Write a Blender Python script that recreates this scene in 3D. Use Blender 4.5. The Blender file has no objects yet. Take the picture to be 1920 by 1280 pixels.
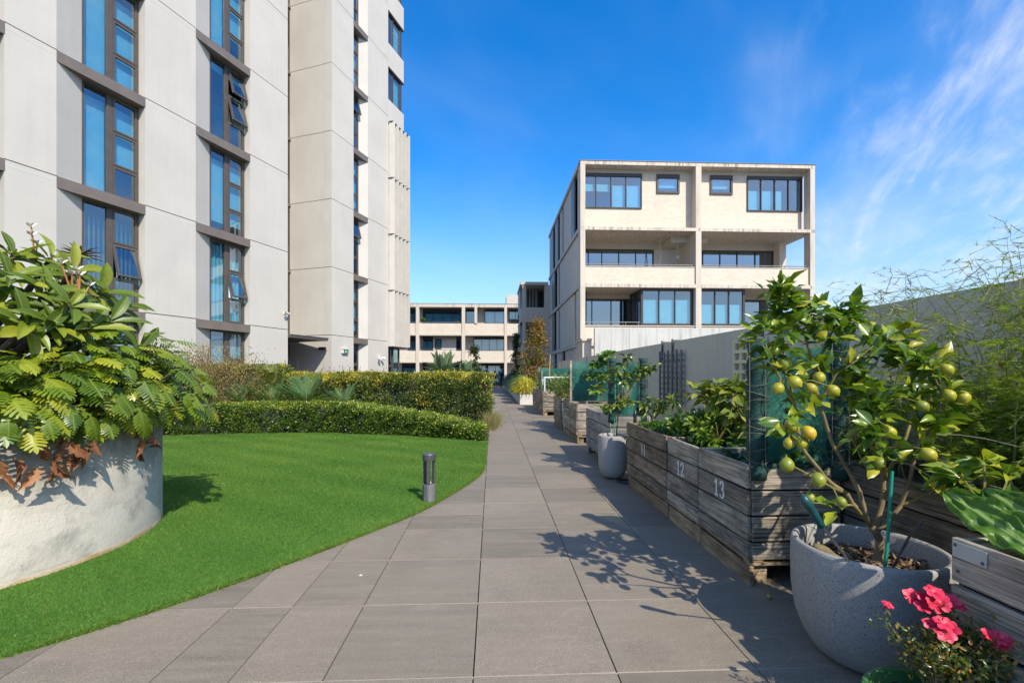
import bpy, bmesh, math, random
import numpy as np
from mathutils import Vector, Matrix, noise as mnoise

random.seed(7)
RNG = np.random.default_rng(11)
scene = bpy.context.scene
COL = scene.collection
PI = math.pi

# ------------------------------------------------------------------ camera
cam_d = bpy.data.cameras.new('camera')
cam = bpy.data.objects.new('camera', cam_d)
COL.objects.link(cam)
cam.location = (0, 0, 1.4)
cam.rotation_euler = (PI / 2, 0, math.radians(-2.48))
cam_d.sensor_width = 36
cam_d.lens = 16.0
cam_d.shift_y = 0.03125
cam_d.clip_start = 0.05
cam_d.clip_end = 3000
scene.camera = cam

# ------------------------------------------------------------------ sky and sun
SUN_DIR = Vector((0.50, -0.93, 1.0)).normalized()
SUN_EL = math.asin(SUN_DIR.z)
SUN_ROT = math.atan2(SUN_DIR.x, SUN_DIR.y)
world = bpy.data.worlds.new('World')
scene.world = world
world.use_nodes = True
nt = world.node_tree
nt.nodes.clear()
def N(t, tree, **kw):
    n = tree.nodes.new(t)
    for k, v in kw.items():
        setattr(n, k, v)
    return n
def mth(tree, op, a, b=None, clamp=False):
    n = N('ShaderNodeMath', tree, operation=op, use_clamp=clamp)
    for i, v in enumerate((a, b)):
        if v is None:
            continue
        if isinstance(v, (int, float)):
            n.inputs[i].default_value = v
        else:
            tree.links.new(v, n.inputs[i])
    return n.outputs[0]
def build_sky():
    t = nt
    out = N('ShaderNodeOutputWorld', t)
    bg = N('ShaderNodeBackground', t)
    bg.inputs['Strength'].default_value = 0.125
    sky = N('ShaderNodeTexSky', t)
    sky.sky_type = 'NISHITA'
    sky.sun_disc = False
    sky.sun_elevation = SUN_EL
    sky.sun_rotation = SUN_ROT
    sky.altitude = 50
    sky.air_density = 1.0
    sky.dust_density = 0.6
    sky.ozone_density = 3.0
    hs = N('ShaderNodeHueSaturation', t)
    hs.inputs['Saturation'].default_value = 1.42
    hs.inputs['Value'].default_value = 1.46
    hs.inputs['Hue'].default_value = 0.505
    t.links.new(sky.outputs[0], hs.inputs['Color'])
    tc = N('ShaderNodeTexCoord', t)
    sep = N('ShaderNodeSeparateXYZ', t)
    t.links.new(tc.outputs['Generated'], sep.inputs[0])
    zz = mth(t, 'ADD', mth(t, 'MAXIMUM', sep.outputs[2], 0.0), 0.12)
    u = mth(t, 'DIVIDE', sep.outputs[0], zz)
    v = mth(t, 'DIVIDE', sep.outputs[1], zz)
    along = mth(t, 'ADD', mth(t, 'MULTIPLY', u, 0.545), mth(t, 'MULTIPLY', v, 0.839))
    perp = mth(t, 'SUBTRACT', mth(t, 'MULTIPLY', u, 0.839), mth(t, 'MULTIPLY', v, 0.545))
    def noise(sa, sp, off, scale, detail, rough, dist):
        c = N('ShaderNodeCombineXYZ', t)
        t.links.new(mth(t, 'MULTIPLY', along, sa), c.inputs[0])
        t.links.new(mth(t, 'MULTIPLY', perp, sp), c.inputs[1])
        c.inputs[2].default_value = off
        n = N('ShaderNodeTexNoise', t)
        n.inputs['Scale'].default_value = scale
        n.inputs['Detail'].default_value = detail
        n.inputs['Roughness'].default_value = rough
        n.inputs['Distortion'].default_value = dist
        t.links.new(c.outputs[0], n.inputs['Vector'])
        return n.outputs[0]
    def ramp(val, a, b):
        r = N('ShaderNodeMapRange', t, interpolation_type='SMOOTHSTEP')
        r.inputs[1].default_value = a
        r.inputs[2].default_value = b
        t.links.new(val, r.inputs[0])
        return r.outputs[0]
    big = noise(0.55, 1.0, 3.3, 1.6, 3, 0.5, 0.3)
    streak = noise(0.62, 2.2, 8.1, 2.0, 10, 0.60, 0.7)
    fine = noise(1.3, 3.6, 1.7, 4.5, 10, 0.60, 0.5)
    where = ramp(mth(t, 'ADD', perp, mth(t, 'MULTIPLY', mth(t, 'SUBTRACT', big, 0.5), 0.8)), -0.10, 0.5)
    body = ramp(mth(t, 'ADD', mth(t, 'MULTIPLY', streak, 0.72), mth(t, 'MULTIPLY', fine, 0.28)), 0.40, 0.86)
    veil = mth(t, 'MULTIPLY', ramp(big, 0.35, 0.75), 0.30)
    dens = mth(t, 'MULTIPLY', mth(t, 'ADD', body, veil), where, True)
    wisp = mth(t, 'MULTIPLY', ramp(big, 0.45, 0.8), 0.07)
    dens = mth(t, 'ADD', mth(t, 'MULTIPLY', dens, 0.80), wisp, True)
    mix = N('ShaderNodeMix', t, data_type='RGBA')
    t.links.new(dens, mix.inputs[0])
    mix.inputs[7].default_value = (4.9, 5.2, 5.6, 1)
    hz = N('ShaderNodeMapRange', t, interpolation_type='SMOOTHSTEP')
    hz.inputs[1].default_value = 0.42; hz.inputs[2].default_value = -0.04
    t.links.new(sep.outputs[2], hz.inputs[0])
    pale = N('ShaderNodeMix', t, data_type='RGBA')
    t.links.new(mth(t, 'MULTIPLY', hz.outputs[0], 0.85), pale.inputs[0])
    t.links.new(hs.outputs[0], pale.inputs[6])
    pale.inputs[7].default_value = (2.9, 3.9, 5.1, 1)
    t.links.new(pale.outputs[2], mix.inputs[6])
    t.links.new(mix.outputs[2], bg.inputs[0])
    t.links.new(bg.outputs[0], out.inputs[0])
build_sky()
sun_d = bpy.data.lights.new('sun', 'SUN')
sun_d.energy = 3.9
sun_d.angle = math.radians(0.53)
sun_d.color = (1.0, 0.93, 0.81)
sun = bpy.data.objects.new('sun', sun_d)
COL.objects.link(sun)
sun.rotation_euler = (-SUN_DIR).to_track_quat('-Z', 'Y').to_euler()
vs = scene.view_settings
vs.view_transform = 'Standard'
vs.look = 'None'
vs.exposure = 0.60
vs.gamma = 1.0
vs.use_curve_mapping = False

# ------------------------------------------------------------------ helpers
def empty(name, loc=(0, 0, 0), rz=0.0, label=None, cat=None, group=None, kind=None):
    o = bpy.data.objects.new(name, None)
    o.empty_display_size = 0.1
    COL.objects.link(o)
    o.location = loc
    o.rotation_euler = (0, 0, rz)
    tag(o, label, cat, group, kind)
    return o
def tag(o, label=None, cat=None, group=None, kind=None):
    if label: o['label'] = label
    if cat: o['category'] = cat
    if group: o['group'] = group
    if kind: o['kind'] = kind
    return o
def link(name, me, parent=None, loc=None, rot=None, mat=None):
    o = bpy.data.objects.new(name, me)
    COL.objects.link(o)
    if parent is not None: o.parent = parent
    if loc is not None: o.location = loc
    if rot is not None: o.rotation_euler = rot
    if mat is not None and not me.materials: me.materials.append(mat)
    return o
def copy_tree(o, parent=None):
    c = o.copy()
    COL.objects.link(c)
    if parent is not None: c.parent = parent
    for ch in list(o.children):
        copy_tree(ch, c)
    return c
def frame(d, up=(0, 0, 1)):
    d = Vector(d).normalized()
    u = Vector(up)
    x = d.cross(u)
    if x.length < 1e-4: x = d.cross(Vector((1, 0.1, 0)))
    x.normalize()
    return x, d, x.cross(d).normalized()
class MB:
    def __init__(s): s.v, s.f = [], []
    def add(s, vs, fs):
        b = len(s.v)
        s.v += [tuple(q) for q in vs]
        s.f += [tuple(i + b for i in f) for f in fs]
        return s
    def box(s, x0, y0, z0, x1, y1, z1):
        if x0 > x1: x0, x1 = x1, x0
        if y0 > y1: y0, y1 = y1, y0
        if z0 > z1: z0, z1 = z1, z0
        return s.add([(x0, y0, z0), (x1, y0, z0), (x1, y1, z0), (x0, y1, z0), (x0, y0, z1), (x1, y0, z1), (x1, y1, z1), (x0, y1, z1)],
                     [(0, 3, 2, 1), (4, 5, 6, 7), (0, 1, 5, 4), (1, 2, 6, 5), (2, 3, 7, 6), (3, 0, 4, 7)])
    def cbox(s, x0, y0, z0, x1, y1, z1, c=0.004):
        # box with chamfered edges
        import itertools
        xs, ys, zs = (x0, x1), (y0, y1), (z0, z1)
        bm = bmesh.new()
        for x, y, z in itertools.product((0, 1), (0, 1), (0, 1)):
            sx, sy, sz = (1, -1)[x], (1, -1)[y], (1, -1)[z]
            bm.verts.new((xs[x] + sx * c, ys[y] + sy * c, zs[z]))
            bm.verts.new((xs[x] + sx * c, ys[y], zs[z] + sz * c))
            bm.verts.new((xs[x], ys[y] + sy * c, zs[z] + sz * c))
        r = bmesh.ops.convex_hull(bm, input=bm.verts)
        bmesh.ops.dissolve_limit(bm, angle_limit=0.01, verts=bm.verts, edges=bm.edges)
        bm.verts.index_update()
        b = len(s.v)
        s.v += [tuple(v.co) for v in bm.verts]
        s.f += [tuple(v.index + b for v in f.verts) for f in bm.faces]
        bm.free()
        return s
    def prism(s, poly, z0, z1):
        n = len(poly)
        a = sum(poly[i][0] * poly[(i + 1) % n][1] - poly[(i + 1) % n][0] * poly[i][1] for i in range(n))
        if a < 0: poly = poly[::-1]
        vs = [(x, y, z0) for x, y in poly] + [(x, y, z1) for x, y in poly]
        fs = [tuple(range(n - 1, -1, -1)), tuple(range(n, 2 * n))] + [(i, (i + 1) % n, n + (i + 1) % n, n + i) for i in range(n)]
        return s.add(vs, fs)
    def tube(s, pts, r, n=6, cap=True):
        pts = [Vector(p) for p in pts]
        m = len(pts)
        if not hasattr(r, '__len__'): r = [r] * m
        vs, fs = [], []
        px = None
        for i, p in enumerate(pts):
            d = (pts[min(i + 1, m - 1)] - pts[max(i - 1, 0)])
            if d.length < 1e-9: d = Vector((0, 0, 1))
            d.normalize()
            if px is None:
                px = d.orthogonal().normalized()
            px = (px - d * px.dot(d))
            if px.length < 1e-5: px = d.orthogonal()
            px.normalize()
            py = d.cross(px)
            for k in range(n):
                a = 2 * PI * k / n
                vs.append(p + (px * math.cos(a) + py * math.sin(a)) * r[i])
        for i in range(m - 1):
            for k in range(n):
                k2 = (k + 1) % n
                fs.append((i * n + k, i * n + k2, (i + 1) * n + k2, (i + 1) * n + k))
        if cap:
            fs.append(tuple(range(n - 1, -1, -1)))
            fs.append(tuple((m - 1) * n + k for k in range(n)))
        return s.add(vs, fs)
    def lathe(s, prof, n=24, c=(0, 0), wob=0):
        vs, fs = [], []
        for r, z in prof:
            for k in range(n):
                a = 2 * PI * k / n
                rr = r * (1 + wob * math.sin(3 * a + z * 7))
                vs.append((c[0] + rr * math.cos(a), c[1] + rr * math.sin(a), z))
        for i in range(len(prof) - 1):
            for k in range(n):
                k2 = (k + 1) % n
                fs.append((i * n + k, i * n + k2, (i + 1) * n + k2, (i + 1) * n + k))
        return s.add(vs, fs)
    def disc(s, r, z, n=24, c=(0, 0)):
        return s.add([(c[0] + r * math.cos(2 * PI * k / n), c[1] + r * math.sin(2 * PI * k / n), z) for k in range(n)], [tuple(range(n))])
    def ball(s, c, r, nu=10, nv=7, sc=(1, 1, 1), axis=None):
        fx = Matrix.Identity(3)
        if axis is not None: fx = Vector((0, 0, 1)).rotation_difference(Vector(axis)).to_matrix()
        vs = []
        for j in range(1, nv):
            t = PI * j / nv
            for i in range(nu):
                p = 2 * PI * i / nu
                vs.append(Vector((math.sin(t) * math.cos(p) * sc[0], math.sin(t) * math.sin(p) * sc[1], math.cos(t) * sc[2])) * r)
        vs += [Vector((0, 0, sc[2] * r)), Vector((0, 0, -sc[2] * r))]
        fs = []
        for j in range(nv - 2):
            for i in range(nu):
                i2 = (i + 1) % nu
                fs.append((j * nu + i, (j + 1) * nu + i, (j + 1) * nu + i2, j * nu + i2))
        a, b = len(vs) - 2, len(vs) - 1
        for i in range(nu):
            i2 = (i + 1) % nu
            fs.append((a, i, i2))
            fs.append((b, (nv - 2) * nu + i2, (nv - 2) * nu + i))
        return s.add([fx @ v + Vector(c) for v in vs], fs)
    def mesh(s, name, smooth=False, mat=None):
        me = bpy.data.meshes.new(name)
        me.from_pydata(s.v, [], s.f)
        if smooth:
            me.polygons.foreach_set('use_smooth', [True] * len(me.polygons))
        if mat: me.materials.append(mat)
        me.update()
        return me
    def build(s, name, mat, parent=None, loc=None, rot=None, smooth=False):
        return link(name, s.mesh(name, smooth, mat), parent, loc, rot)
def bx(name, mat, parent, *b):
    return MB().box(*b).build(name, mat, parent)
def np_mesh(name, V, F, tone=None, mat=None, smooth=False):
    V = np.asarray(V, np.float32); F = np.asarray(F, np.int32)
    me = bpy.data.meshes.new(name)
    me.vertices.add(len(V)); me.vertices.foreach_set('co', V.ravel())
    k = F.shape[1]
    me.loops.add(F.size); me.loops.foreach_set('vertex_index', F.ravel())
    me.polygons.add(len(F))
    me.polygons.foreach_set('loop_start', np.arange(0, F.size, k, dtype=np.int32))
    me.polygons.foreach_set('loop_total', np.full(len(F), k, np.int32))
    if smooth: me.polygons.foreach_set('use_smooth', np.ones(len(F), bool))
    if tone is not None:
        a = me.attributes.new('tone', 'FLOAT', 'POINT')
        a.data.foreach_set('value', np.asarray(tone, np.float32))
    if mat: me.materials.append(mat)
    me.update(calc_edges=True)
    return me
# leaf templates: width 1 along x, length 1 along y, lifted along z
T_DIAMOND = (np.array([(0, 0, 0), (.5, .45, .06), (0, 1, -.05), (-.5, .45, .06)]), np.array([(0, 1, 2), (0, 2, 3)]))
T_OVAL = (np.array([(0, 0, 0), (.38, .25, .07), (.46, .55, .05), (0, 1, -.14), (-.46, .55, .05), (-.38, .25, .07), (0, .3, -.02), (0, .62, -.04)]),
          np.array([(0, 1, 6), (1, 2, 7), (1, 7, 6), (2, 3, 7), (0, 6, 5), (5, 6, 7), (5, 7, 4), (4, 7, 3)]))
T_BLADE = (np.array([(-.5, 0, 0), (.5, 0, 0), (.35, .55, .06), (-.35, .55, .06), (0, 1, -.1)]), np.array([(0, 1, 2), (0, 2, 3), (3, 2, 4)]))
T_TRI = (np.array([(-.5, 0, 0), (.5, 0, 0), (0, 1, 0)]), np.array([(0, 1, 2)]))
def unit(a):
    return a / np.maximum(np.linalg.norm(a, axis=-1, keepdims=True), 1e-9)
def rand_dirs(n):
    return unit(RNG.normal(size=(n, 3)))
def cloud(name, mat, parent, pos, d, nrm, L, W, tmpl=T_OVAL, tone=None, stuff=True):
    pos = np.asarray(pos, float); n = len(pos)
    d = unit(np.asarray(d, float)); nrm = np.asarray(nrm, float)
    x = unit(np.cross(d, nrm)); z = np.cross(x, d)
    L = np.broadcast_to(np.asarray(L, float), (n,)); W = np.broadcast_to(np.asarray(W, float), (n,))
    tv, tf = tmpl
    V = pos[:, None, :] + x[:, None, :] * (tv[None, :, 0, None] * W[:, None, None]) + d[:, None, :] * (tv[None, :, 1, None] * L[:, None, None]) + z[:, None, :] * (tv[None, :, 2, None] * L[:, None, None])
    F = tf[None] + (np.arange(n) * len(tv))[:, None, None]
    if tone is None: tone = RNG.random(n)
    tone = np.repeat(tone, len(tv))
    me = np_mesh(name, V.reshape(-1, 3), F.reshape(-1, 3), tone, mat)
    o = link(name, me, parent)
    if stuff: o['kind'] = 'stuff'
    return o
def leaf_mesh(name, mat, prof, fold=0.12, droop=0.25, wave=0.0, nwave=5, cup=0.0):
    """leaf along +Y, unit length; prof = [(t, halfwidth)]; three verts each side"""
    V, F = [], []
    for i, (t, w) in enumerate(prof):
        y = t; zc = -droop * t * t
        for j, u in enumerate((-1, -.5, 0, .5, 1)):
            z = zc + abs(u) * w * fold * 4 * (1 - cup * abs(u)) + wave * w * math.sin(t * PI * nwave + (0 if u > 0 else 1.3)) * abs(u)
            V.append((u * w, y, z))
    m = len(prof)
    for i in range(m - 1):
        for j in range(4):
            F.append((i * 5 + j, i * 5 + j + 1, i * 5 + j + 6, i * 5 + j + 5))
    return MB().add(V, F).mesh(name, True, mat)
def place_leaf(me, parent, p, d, up, s, name='leaf', wx=1.0):
    x, y, z = frame(d, up)
    o = bpy.data.objects.new(name, me)
    COL.objects.link(o)
    o.parent = parent
    M = Matrix(((x.x * s * wx, y.x * s, z.x * s, p[0]), (x.y * s * wx, y.y * s, z.y * s, p[1]), (x.z * s * wx, y.z * s, z.z * s, p[2]), (0, 0, 0, 1)))
    o.matrix_local = M
    return o
class LeafBin:
    """the leaves nearest the camera become parts, the rest one joined part"""
    def __init__(s, parent, limit=300): s.parent, s.limit, s.items = parent, limit, []
    def add(s, me, p, d, up, size, wx=1.0): s.items.append((me, Vector(p), Vector(d), Vector(up), size, wx))
    def finish(s, mat):
        s.items.sort(key=lambda q: q[1].y - q[1].z * .3)
        for me, p, d, up, z, wx in s.items[:s.limit]: place_leaf(me, s.parent, p, d, up, z, 'leaf', wx)
        rest = s.items[s.limit:]
        if not rest: return
        V, F, T, b = [], [], [], 0
        for me, p, d, up, z, wx in rest:
            x, y, n = frame(d, up)
            co = np.empty(len(me.vertices) * 3, np.float32); me.vertices.foreach_get('co', co); co = co.reshape(-1, 3)
            R = np.array([[x.x * wx, x.y * wx, x.z * wx], [y.x, y.y, y.z], [n.x, n.y, n.z]]) * z
            V.append(co @ R + np.array(p)); F.append(np.array([list(q.vertices) for q in me.polygons]) + b); T.append(np.full(len(co), random.random())); b += len(co)
        o = link('inner_leaves', np_mesh('inner_leaves', np.concatenate(V), np.concatenate(F), np.concatenate(T), mat, True), s.parent)
        o['kind'] = 'stuff'
def rv(s=1.0):
    return Vector((random.uniform(-s, s), random.uniform(-s, s), random.uniform(-s, s)))
def lerp_path(pts, t):
    m = len(pts) - 1
    f = min(max(t, 0), .9999) * m
    i = int(f)
    return Vector(pts[i]).lerp(Vector(pts[i + 1]), f - i)

# ------------------------------------------------------------------ materials
def principled(name, rough=.6, spec=.5, metal=0.0):
    m = bpy.data.materials.new(name)
    m.use_nodes = True
    t = m.node_tree
    b = t.nodes['Principled BSDF']
    b.inputs['Roughness'].default_value = rough
    b.inputs['Specular IOR Level'].default_value = spec
    b.inputs['Metallic'].default_value = metal
    return m, t, b
def coords(t, kind='Object', scale=(1, 1, 1), rand=False):
    tc = N('ShaderNodeTexCoord', t)
    src = tc.outputs[kind]
    if rand:
        oi = N('ShaderNodeObjectInfo', t)
        ad = N('ShaderNodeVectorMath', t, operation='ADD')
        mu = mth(t, 'MULTIPLY', oi.outputs['Random'], 53.0)
        t.links.new(src, ad.inputs[0]); t.links.new(mu, ad.inputs[1])
        src = ad.outputs[0]
    mp = N('ShaderNodeMapping', t)
    mp.inputs['Scale'].default_value = scale
    t.links.new(src, mp.inputs[0])
    return mp.outputs[0]
def noise(t, vec, scale, detail=6, rough=.55, dist=0.0):
    n = N('ShaderNodeTexNoise', t)
    n.inputs['Scale'].default_value = scale
    n.inputs['Detail'].default_value = detail
    n.inputs['Roughness'].default_value = rough
    n.inputs['Distortion'].default_value = dist
    t.links.new(vec, n.inputs['Vector'])
    return n.outputs[0]
def cramp(t, val, stops):
    r = N('ShaderNodeValToRGB', t)
    e = r.color_ramp.elements
    while len(e) < len(stops): e.new(0.5)
    for i, (p, c) in enumerate(stops):
        e[i].position = p
        e[i].color = (c, c, c, 1) if isinstance(c, (int, float)) else (*c, 1)
    t.links.new(val, r.inputs[0])
    return r.outputs[0]
def mixc(t, fac, a, b, mode='MIX'):
    m = N('ShaderNodeMix', t, data_type='RGBA', blend_type=mode)
    for i, v in ((0, fac), (6, a), (7, b)):
        if isinstance(v, (int, float)): m.inputs[i].default_value = v
        elif isinstance(v, tuple): m.inputs[i].default_value = (*v, 1)
        else: t.links.new(v, m.inputs[i])
    return m.outputs[2]
def bump(t, b, h, strength=.3, dist=.01):
    n = N('ShaderNodeBump', t)
    n.inputs['Strength'].default_value = strength
    n.inputs['Distance'].default_value = dist
    t.links.new(h, n.inputs['Height'])
    t.links.new(n.outputs[0], b.inputs['Normal'])
def m_noise(name, c1, c2, scale=6, rough=.7, bmp=.2, bscale=40, stretch=(1, 1, 1), rand=False, spec=.4, metal=0.0, bdist=.005, lo=.3, hi=.7, tone=0.0):
    m, t, b = principled(name, rough, spec, metal)
    v = coords(t, 'Object', stretch, rand)
    col = cramp(t, noise(t, v, scale), [(lo, c1), (hi, c2)])
    if tone:
        oi = N('ShaderNodeObjectInfo', t)
        k = mth(t, 'ADD', mth(t, 'MULTIPLY', oi.outputs['Random'], tone), 1 - tone / 2)
        cc = N('ShaderNodeCombineColor', t)
        for i in range(3): t.links.new(k, cc.inputs[i])
        col = mixc(t, 1.0, col, cc.outputs[0], 'MULTIPLY')
    t.links.new(col, b.inputs['Base Color'])
    if bmp: bump(t, b, noise(t, v, bscale, 5), bmp, bdist)
    return m
def m_plain(name, c, rough=.5, spec=.5, metal=0.0):
    c2 = tuple(x * .86 for x in c)
    return m_noise(name, c2, c, 9, rough, .05, 120, spec=spec, metal=metal, bdist=.001)
def m_leaf(name, stops, rough=.38, trans=.28, per_obj=False, rib=None, spec=.5, ribw=.012):
    m, t, b = principled(name, rough, spec)
    if per_obj:
        src = N('ShaderNodeObjectInfo', t).outputs['Random']
    else:
        src = N('ShaderNodeAttribute', t, attribute_name='tone').outputs['Fac']
    col = cramp(t, src, stops)
    tc = N('ShaderNodeTexCoord', t)
    nz = noise(t, tc.outputs['Object'], 7 if per_obj else 30, 3)
    col = mixc(t, mth(t, 'MULTIPLY', nz, .55), col, tuple(x * .55 for x in stops[0][1]))
    if rib:
        sp = N('ShaderNodeSeparateXYZ', t)
        t.links.new(tc.outputs['Object'], sp.inputs[0])
        ax = mth(t, 'ABSOLUTE', sp.outputs[0])
        f = mth(t, 'LESS_THAN', ax, ribw)
        w = N('ShaderNodeTexWave', t, wave_type='BANDS', bands_direction='Y')
        cb = N('ShaderNodeCombineXYZ', t)
        t.links.new(mth(t, 'SUBTRACT', sp.outputs[1], mth(t, 'MULTIPLY', ax, .7)), cb.inputs[1])
        t.links.new(cb.outputs[0], w.inputs[0])
        w.inputs['Scale'].default_value = 8.0
        fv = cramp(t, w.outputs['Fac'], [(.86, 0.0), (1, .16)])
        f = mth(t, 'MAXIMUM', f, fv)
        col = mixc(t, mth(t, 'MULTIPLY', f, .7), col, rib)
        bump(t, b, w.outputs['Fac'], .05, .01)
    t.links.new(col, b.inputs['Base Color'])
    tr = N('ShaderNodeBsdfTranslucent', t)
    tcx = mixc(t, 1.0, col, (1.35, 1.5, .6), 'MULTIPLY')
    t.links.new(tcx, tr.inputs[0])
    mx = N('ShaderNodeMixShader', t)
    mx.inputs[0].default_value = trans
    t.links.new(b.outputs[0], mx.inputs[1]); t.links.new(tr.outputs[0], mx.inputs[2])
    t.links.new(mx.outputs[0], t.nodes['Material Output'].inputs[0])
    return m

def m_concrete(name, c, dirt, scale=1.2, rough=.75, streak=.25, fine=.10, bmp=.15, speck=0.0, rand=True):
    """pale concrete: broad tone clouds, vertical streaks, fine pores"""
    m, t, b = principled(name, rough, .35)
    v = coords(t, 'Object', (1, 1, 1), rand)
    a = noise(t, v, scale, 7, .6)
    col = cramp(t, a, [(.28, tuple(x * (1 - fine) for x in c)), (.72, c)])
    vs_ = coords(t, 'Object', (6, 6, .35), rand)
    s = cramp(t, noise(t, vs_, 1.3, 7, .7), [(.50, 0.0), (.74, 1.0)])
    col = mixc(t, mth(t, 'MULTIPLY', s, streak), col, dirt)
    f = noise(t, v, 34, 4, .7)
    f2 = cramp(t, noise(t, v, 4.5, 8, .7), [(.58, 0.0), (.75, .5)])
    col = mixc(t, mth(t, 'MULTIPLY', f2, streak), col, dirt)
    if speck:
        sp = cramp(t, noise(t, v, 160, 2, .5), [(.60, 0.0), (.66, 1.0)])
        col = mixc(t, mth(t, 'MULTIPLY', sp, speck), col, tuple(x * .2 for x in c))
        sw = cramp(t, noise(t, v, 210, 2, .5), [(.61, 0.0), (.66, 1.0)])
        col = mixc(t, mth(t, 'MULTIPLY', sw, .5), col, (.62, .61, .58))
    t.links.new(col, b.inputs['Base Color'])
    bump(t, b, f, bmp, .006)
    return m
def m_brick(name, c1, c2, mortar, rot=(PI / 2, 0, 0), scale=1.0, bw=.23, bh=.076):
    m, t, b = principled(name, .8, .3)
    tc = N('ShaderNodeTexCoord', t)
    mp = N('ShaderNodeMapping', t)
    sp = N('ShaderNodeSeparateXYZ', t)
    t.links.new(tc.outputs['Object'], sp.inputs[0])
    cb = N('ShaderNodeCombineXYZ', t)
    t.links.new(mth(t, 'ADD', sp.outputs[0], sp.outputs[1]), cb.inputs[0])
    t.links.new(sp.outputs[2], cb.inputs[1])
    br = N('ShaderNodeTexBrick', t)
    t.links.new(cb.outputs[0], br.inputs['Vector'])
    br.inputs['Color1'].default_value = (*c1, 1)
    br.inputs['Color2'].default_value = (*c2, 1)
    br.inputs['Mortar'].default_value = (*mortar, 1)
    br.inputs['Scale'].default_value = 1.0
    br.inputs['Brick Width'].default_value = bw
    br.inputs['Row Height'].default_value = bh
    br.inputs['Mortar Size'].default_value = .006
    br.inputs['Bias'].default_value = -.2
    n = noise(t, tc.outputs['Object'], .9, 6, .6)
    col = mixc(t, mth(t, 'MULTIPLY', cramp(t, n, [(.45, 0.0), (.75, 1.0)]), .35), br.outputs['Color'], tuple(x * .7 for x in c1))
    t.links.new(col, b.inputs['Base Color'])
    bump(t, b, br.outputs['Fac'], -.35, .006)
    return m
def m_wood(name, c1, c2, c3, scale=1.0):
    """weathered plank, grain along local X"""
    m, t, b = principled(name, .8, .25)
    v = coords(t, 'Object', (1.3 * scale, 22 * scale, 22 * scale), True)
    g = noise(t, v, 1.6, 8, .65, 1.2)
    v2 = coords(t, 'Object', (3, 5, 5), True)
    g2 = noise(t, v2, 1.4, 5, .6)
    v3 = coords(t, 'Object', (1.6, 70, 70), True)
    g3 = noise(t, v3, 1.5, 4, .6, .6)
    col = cramp(t, g, [(.3, c1), (.5, c2), (.72, c3)])
    col = mixc(t, cramp(t, g2, [(.42, 0.0), (.74, .85)]), col, tuple(x * .40 for x in c1))
    col = mixc(t, cramp(t, g3, [(.36, .8), (.52, 0.0)]), col, tuple(x * .25 for x in c1))
    oi = N('ShaderNodeObjectInfo', t)
    k = mth(t, 'ADD', mth(t, 'MULTIPLY', oi.outputs['Random'], .5), .75)
    cc = N('ShaderNodeCombineColor', t)
    for i in range(3): t.links.new(k, cc.inputs[i])
    col = mixc(t, 1.0, col, cc.outputs[0], 'MULTIPLY')
    t.links.new(col, b.inputs['Base Color'])
    bump(t, b, mth(t, 'ADD', g, mth(t, 'MULTIPLY', g3, .8)), .5, .004)
    return m
def m_glass(name, tint, body, refl=.3, see=.5):
    m = bpy.data.materials.new(name)
    m.use_nodes = True
    t = m.node_tree
    t.nodes.clear()
    out = N('ShaderNodeOutputMaterial', t)
    gl = N('ShaderNodeBsdfGlossy', t)
    gl.inputs['Roughness'].default_value = .015
    gl.inputs['Color'].default_value = (.82, .93, 1, 1)
    tr = N('ShaderNodeBsdfTransparent', t)
    tr.inputs[0].default_value = (*tint, 1)
    df = N('ShaderNodeBsdfDiffuse', t)
    df.inputs[0].default_value = (*body, 1)
    m1 = N('ShaderNodeMixShader', t)
    m1.inputs[0].default_value = see
    t.links.new(df.outputs[0], m1.inputs[1]); t.links.new(tr.outputs[0], m1.inputs[2])
    lw = N('ShaderNodeFresnel', t)
    lw.inputs[0].default_value = 1.5
    nzv = coords(t, 'Object', (1, 1, 1), True)
    gm_ = N('ShaderNodeNewGeometry', t)
    fac = mth(t, 'MULTIPLY', mth(t, 'ADD', mth(t, 'MULTIPLY', lw.outputs[0], 1 - refl), refl, True), mth(t, 'SUBTRACT', 1.0, gm_.outputs['Backfacing']))
    bp = N('ShaderNodeBump', t)
    bp.inputs['Strength'].default_value = .03
    bp.inputs['Distance'].default_value = .02
    t.links.new(noise(t, nzv, .8, 1), bp.inputs['Height'])
    t.links.new(bp.outputs[0], gl.inputs['Normal'])
    m2 = N('ShaderNodeMixShader', t)
    t.links.new(fac, m2.inputs[0])
    t.links.new(m1.outputs[0], m2.inputs[1]); t.links.new(gl.outputs[0], m2.inputs[2])
    t.links.new(m2.outputs[0], out.inputs[0])
    return m

M = {}
M['precast'] = m_concrete('painted_precast', (.575, .54, .48), (.36, .325, .27), .7, .72, .16, .12, .14)
M['bronze'] = m_noise('bronze_metal', (.15, .122, .102), (.185, .15, .125), 3, .45, .04, 90, spec=.5)
M['frame_dark'] = m_noise('dark_frame', (.045, .038, .033), (.06, .05, .043), 5, .4, .03, 90)
M['frame_bronze'] = m_noise('window_frame_bronze', (.085, .068, .056), (.105, .085, .07), 5, .4, .03, 90)
M['glass'] = m_glass('window_glass', (.66, .88, .95), (.015, .03, .045), .20, .92)
M['glass_far'] = m_glass('balcony_glass', (.45, .6, .66), (.02, .03, .04), .26, .65)
M['blind'] = m_noise('blind_cloth', (.56, .64, .65), (.66, .73, .73), 3, .9, .05, 60)
M['interior'] = m_noise('dim_interior', (.05, .055, .06), (.09, .095, .1), 2, .9, 0)
M['fin'] = m_noise('screen_metal', (.52, .49, .44), (.58, .55, .49), 2, .55, .04, 60)
M['louvre'] = m_plain('louvre_metal', (.10, .085, .075), .5)
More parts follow.
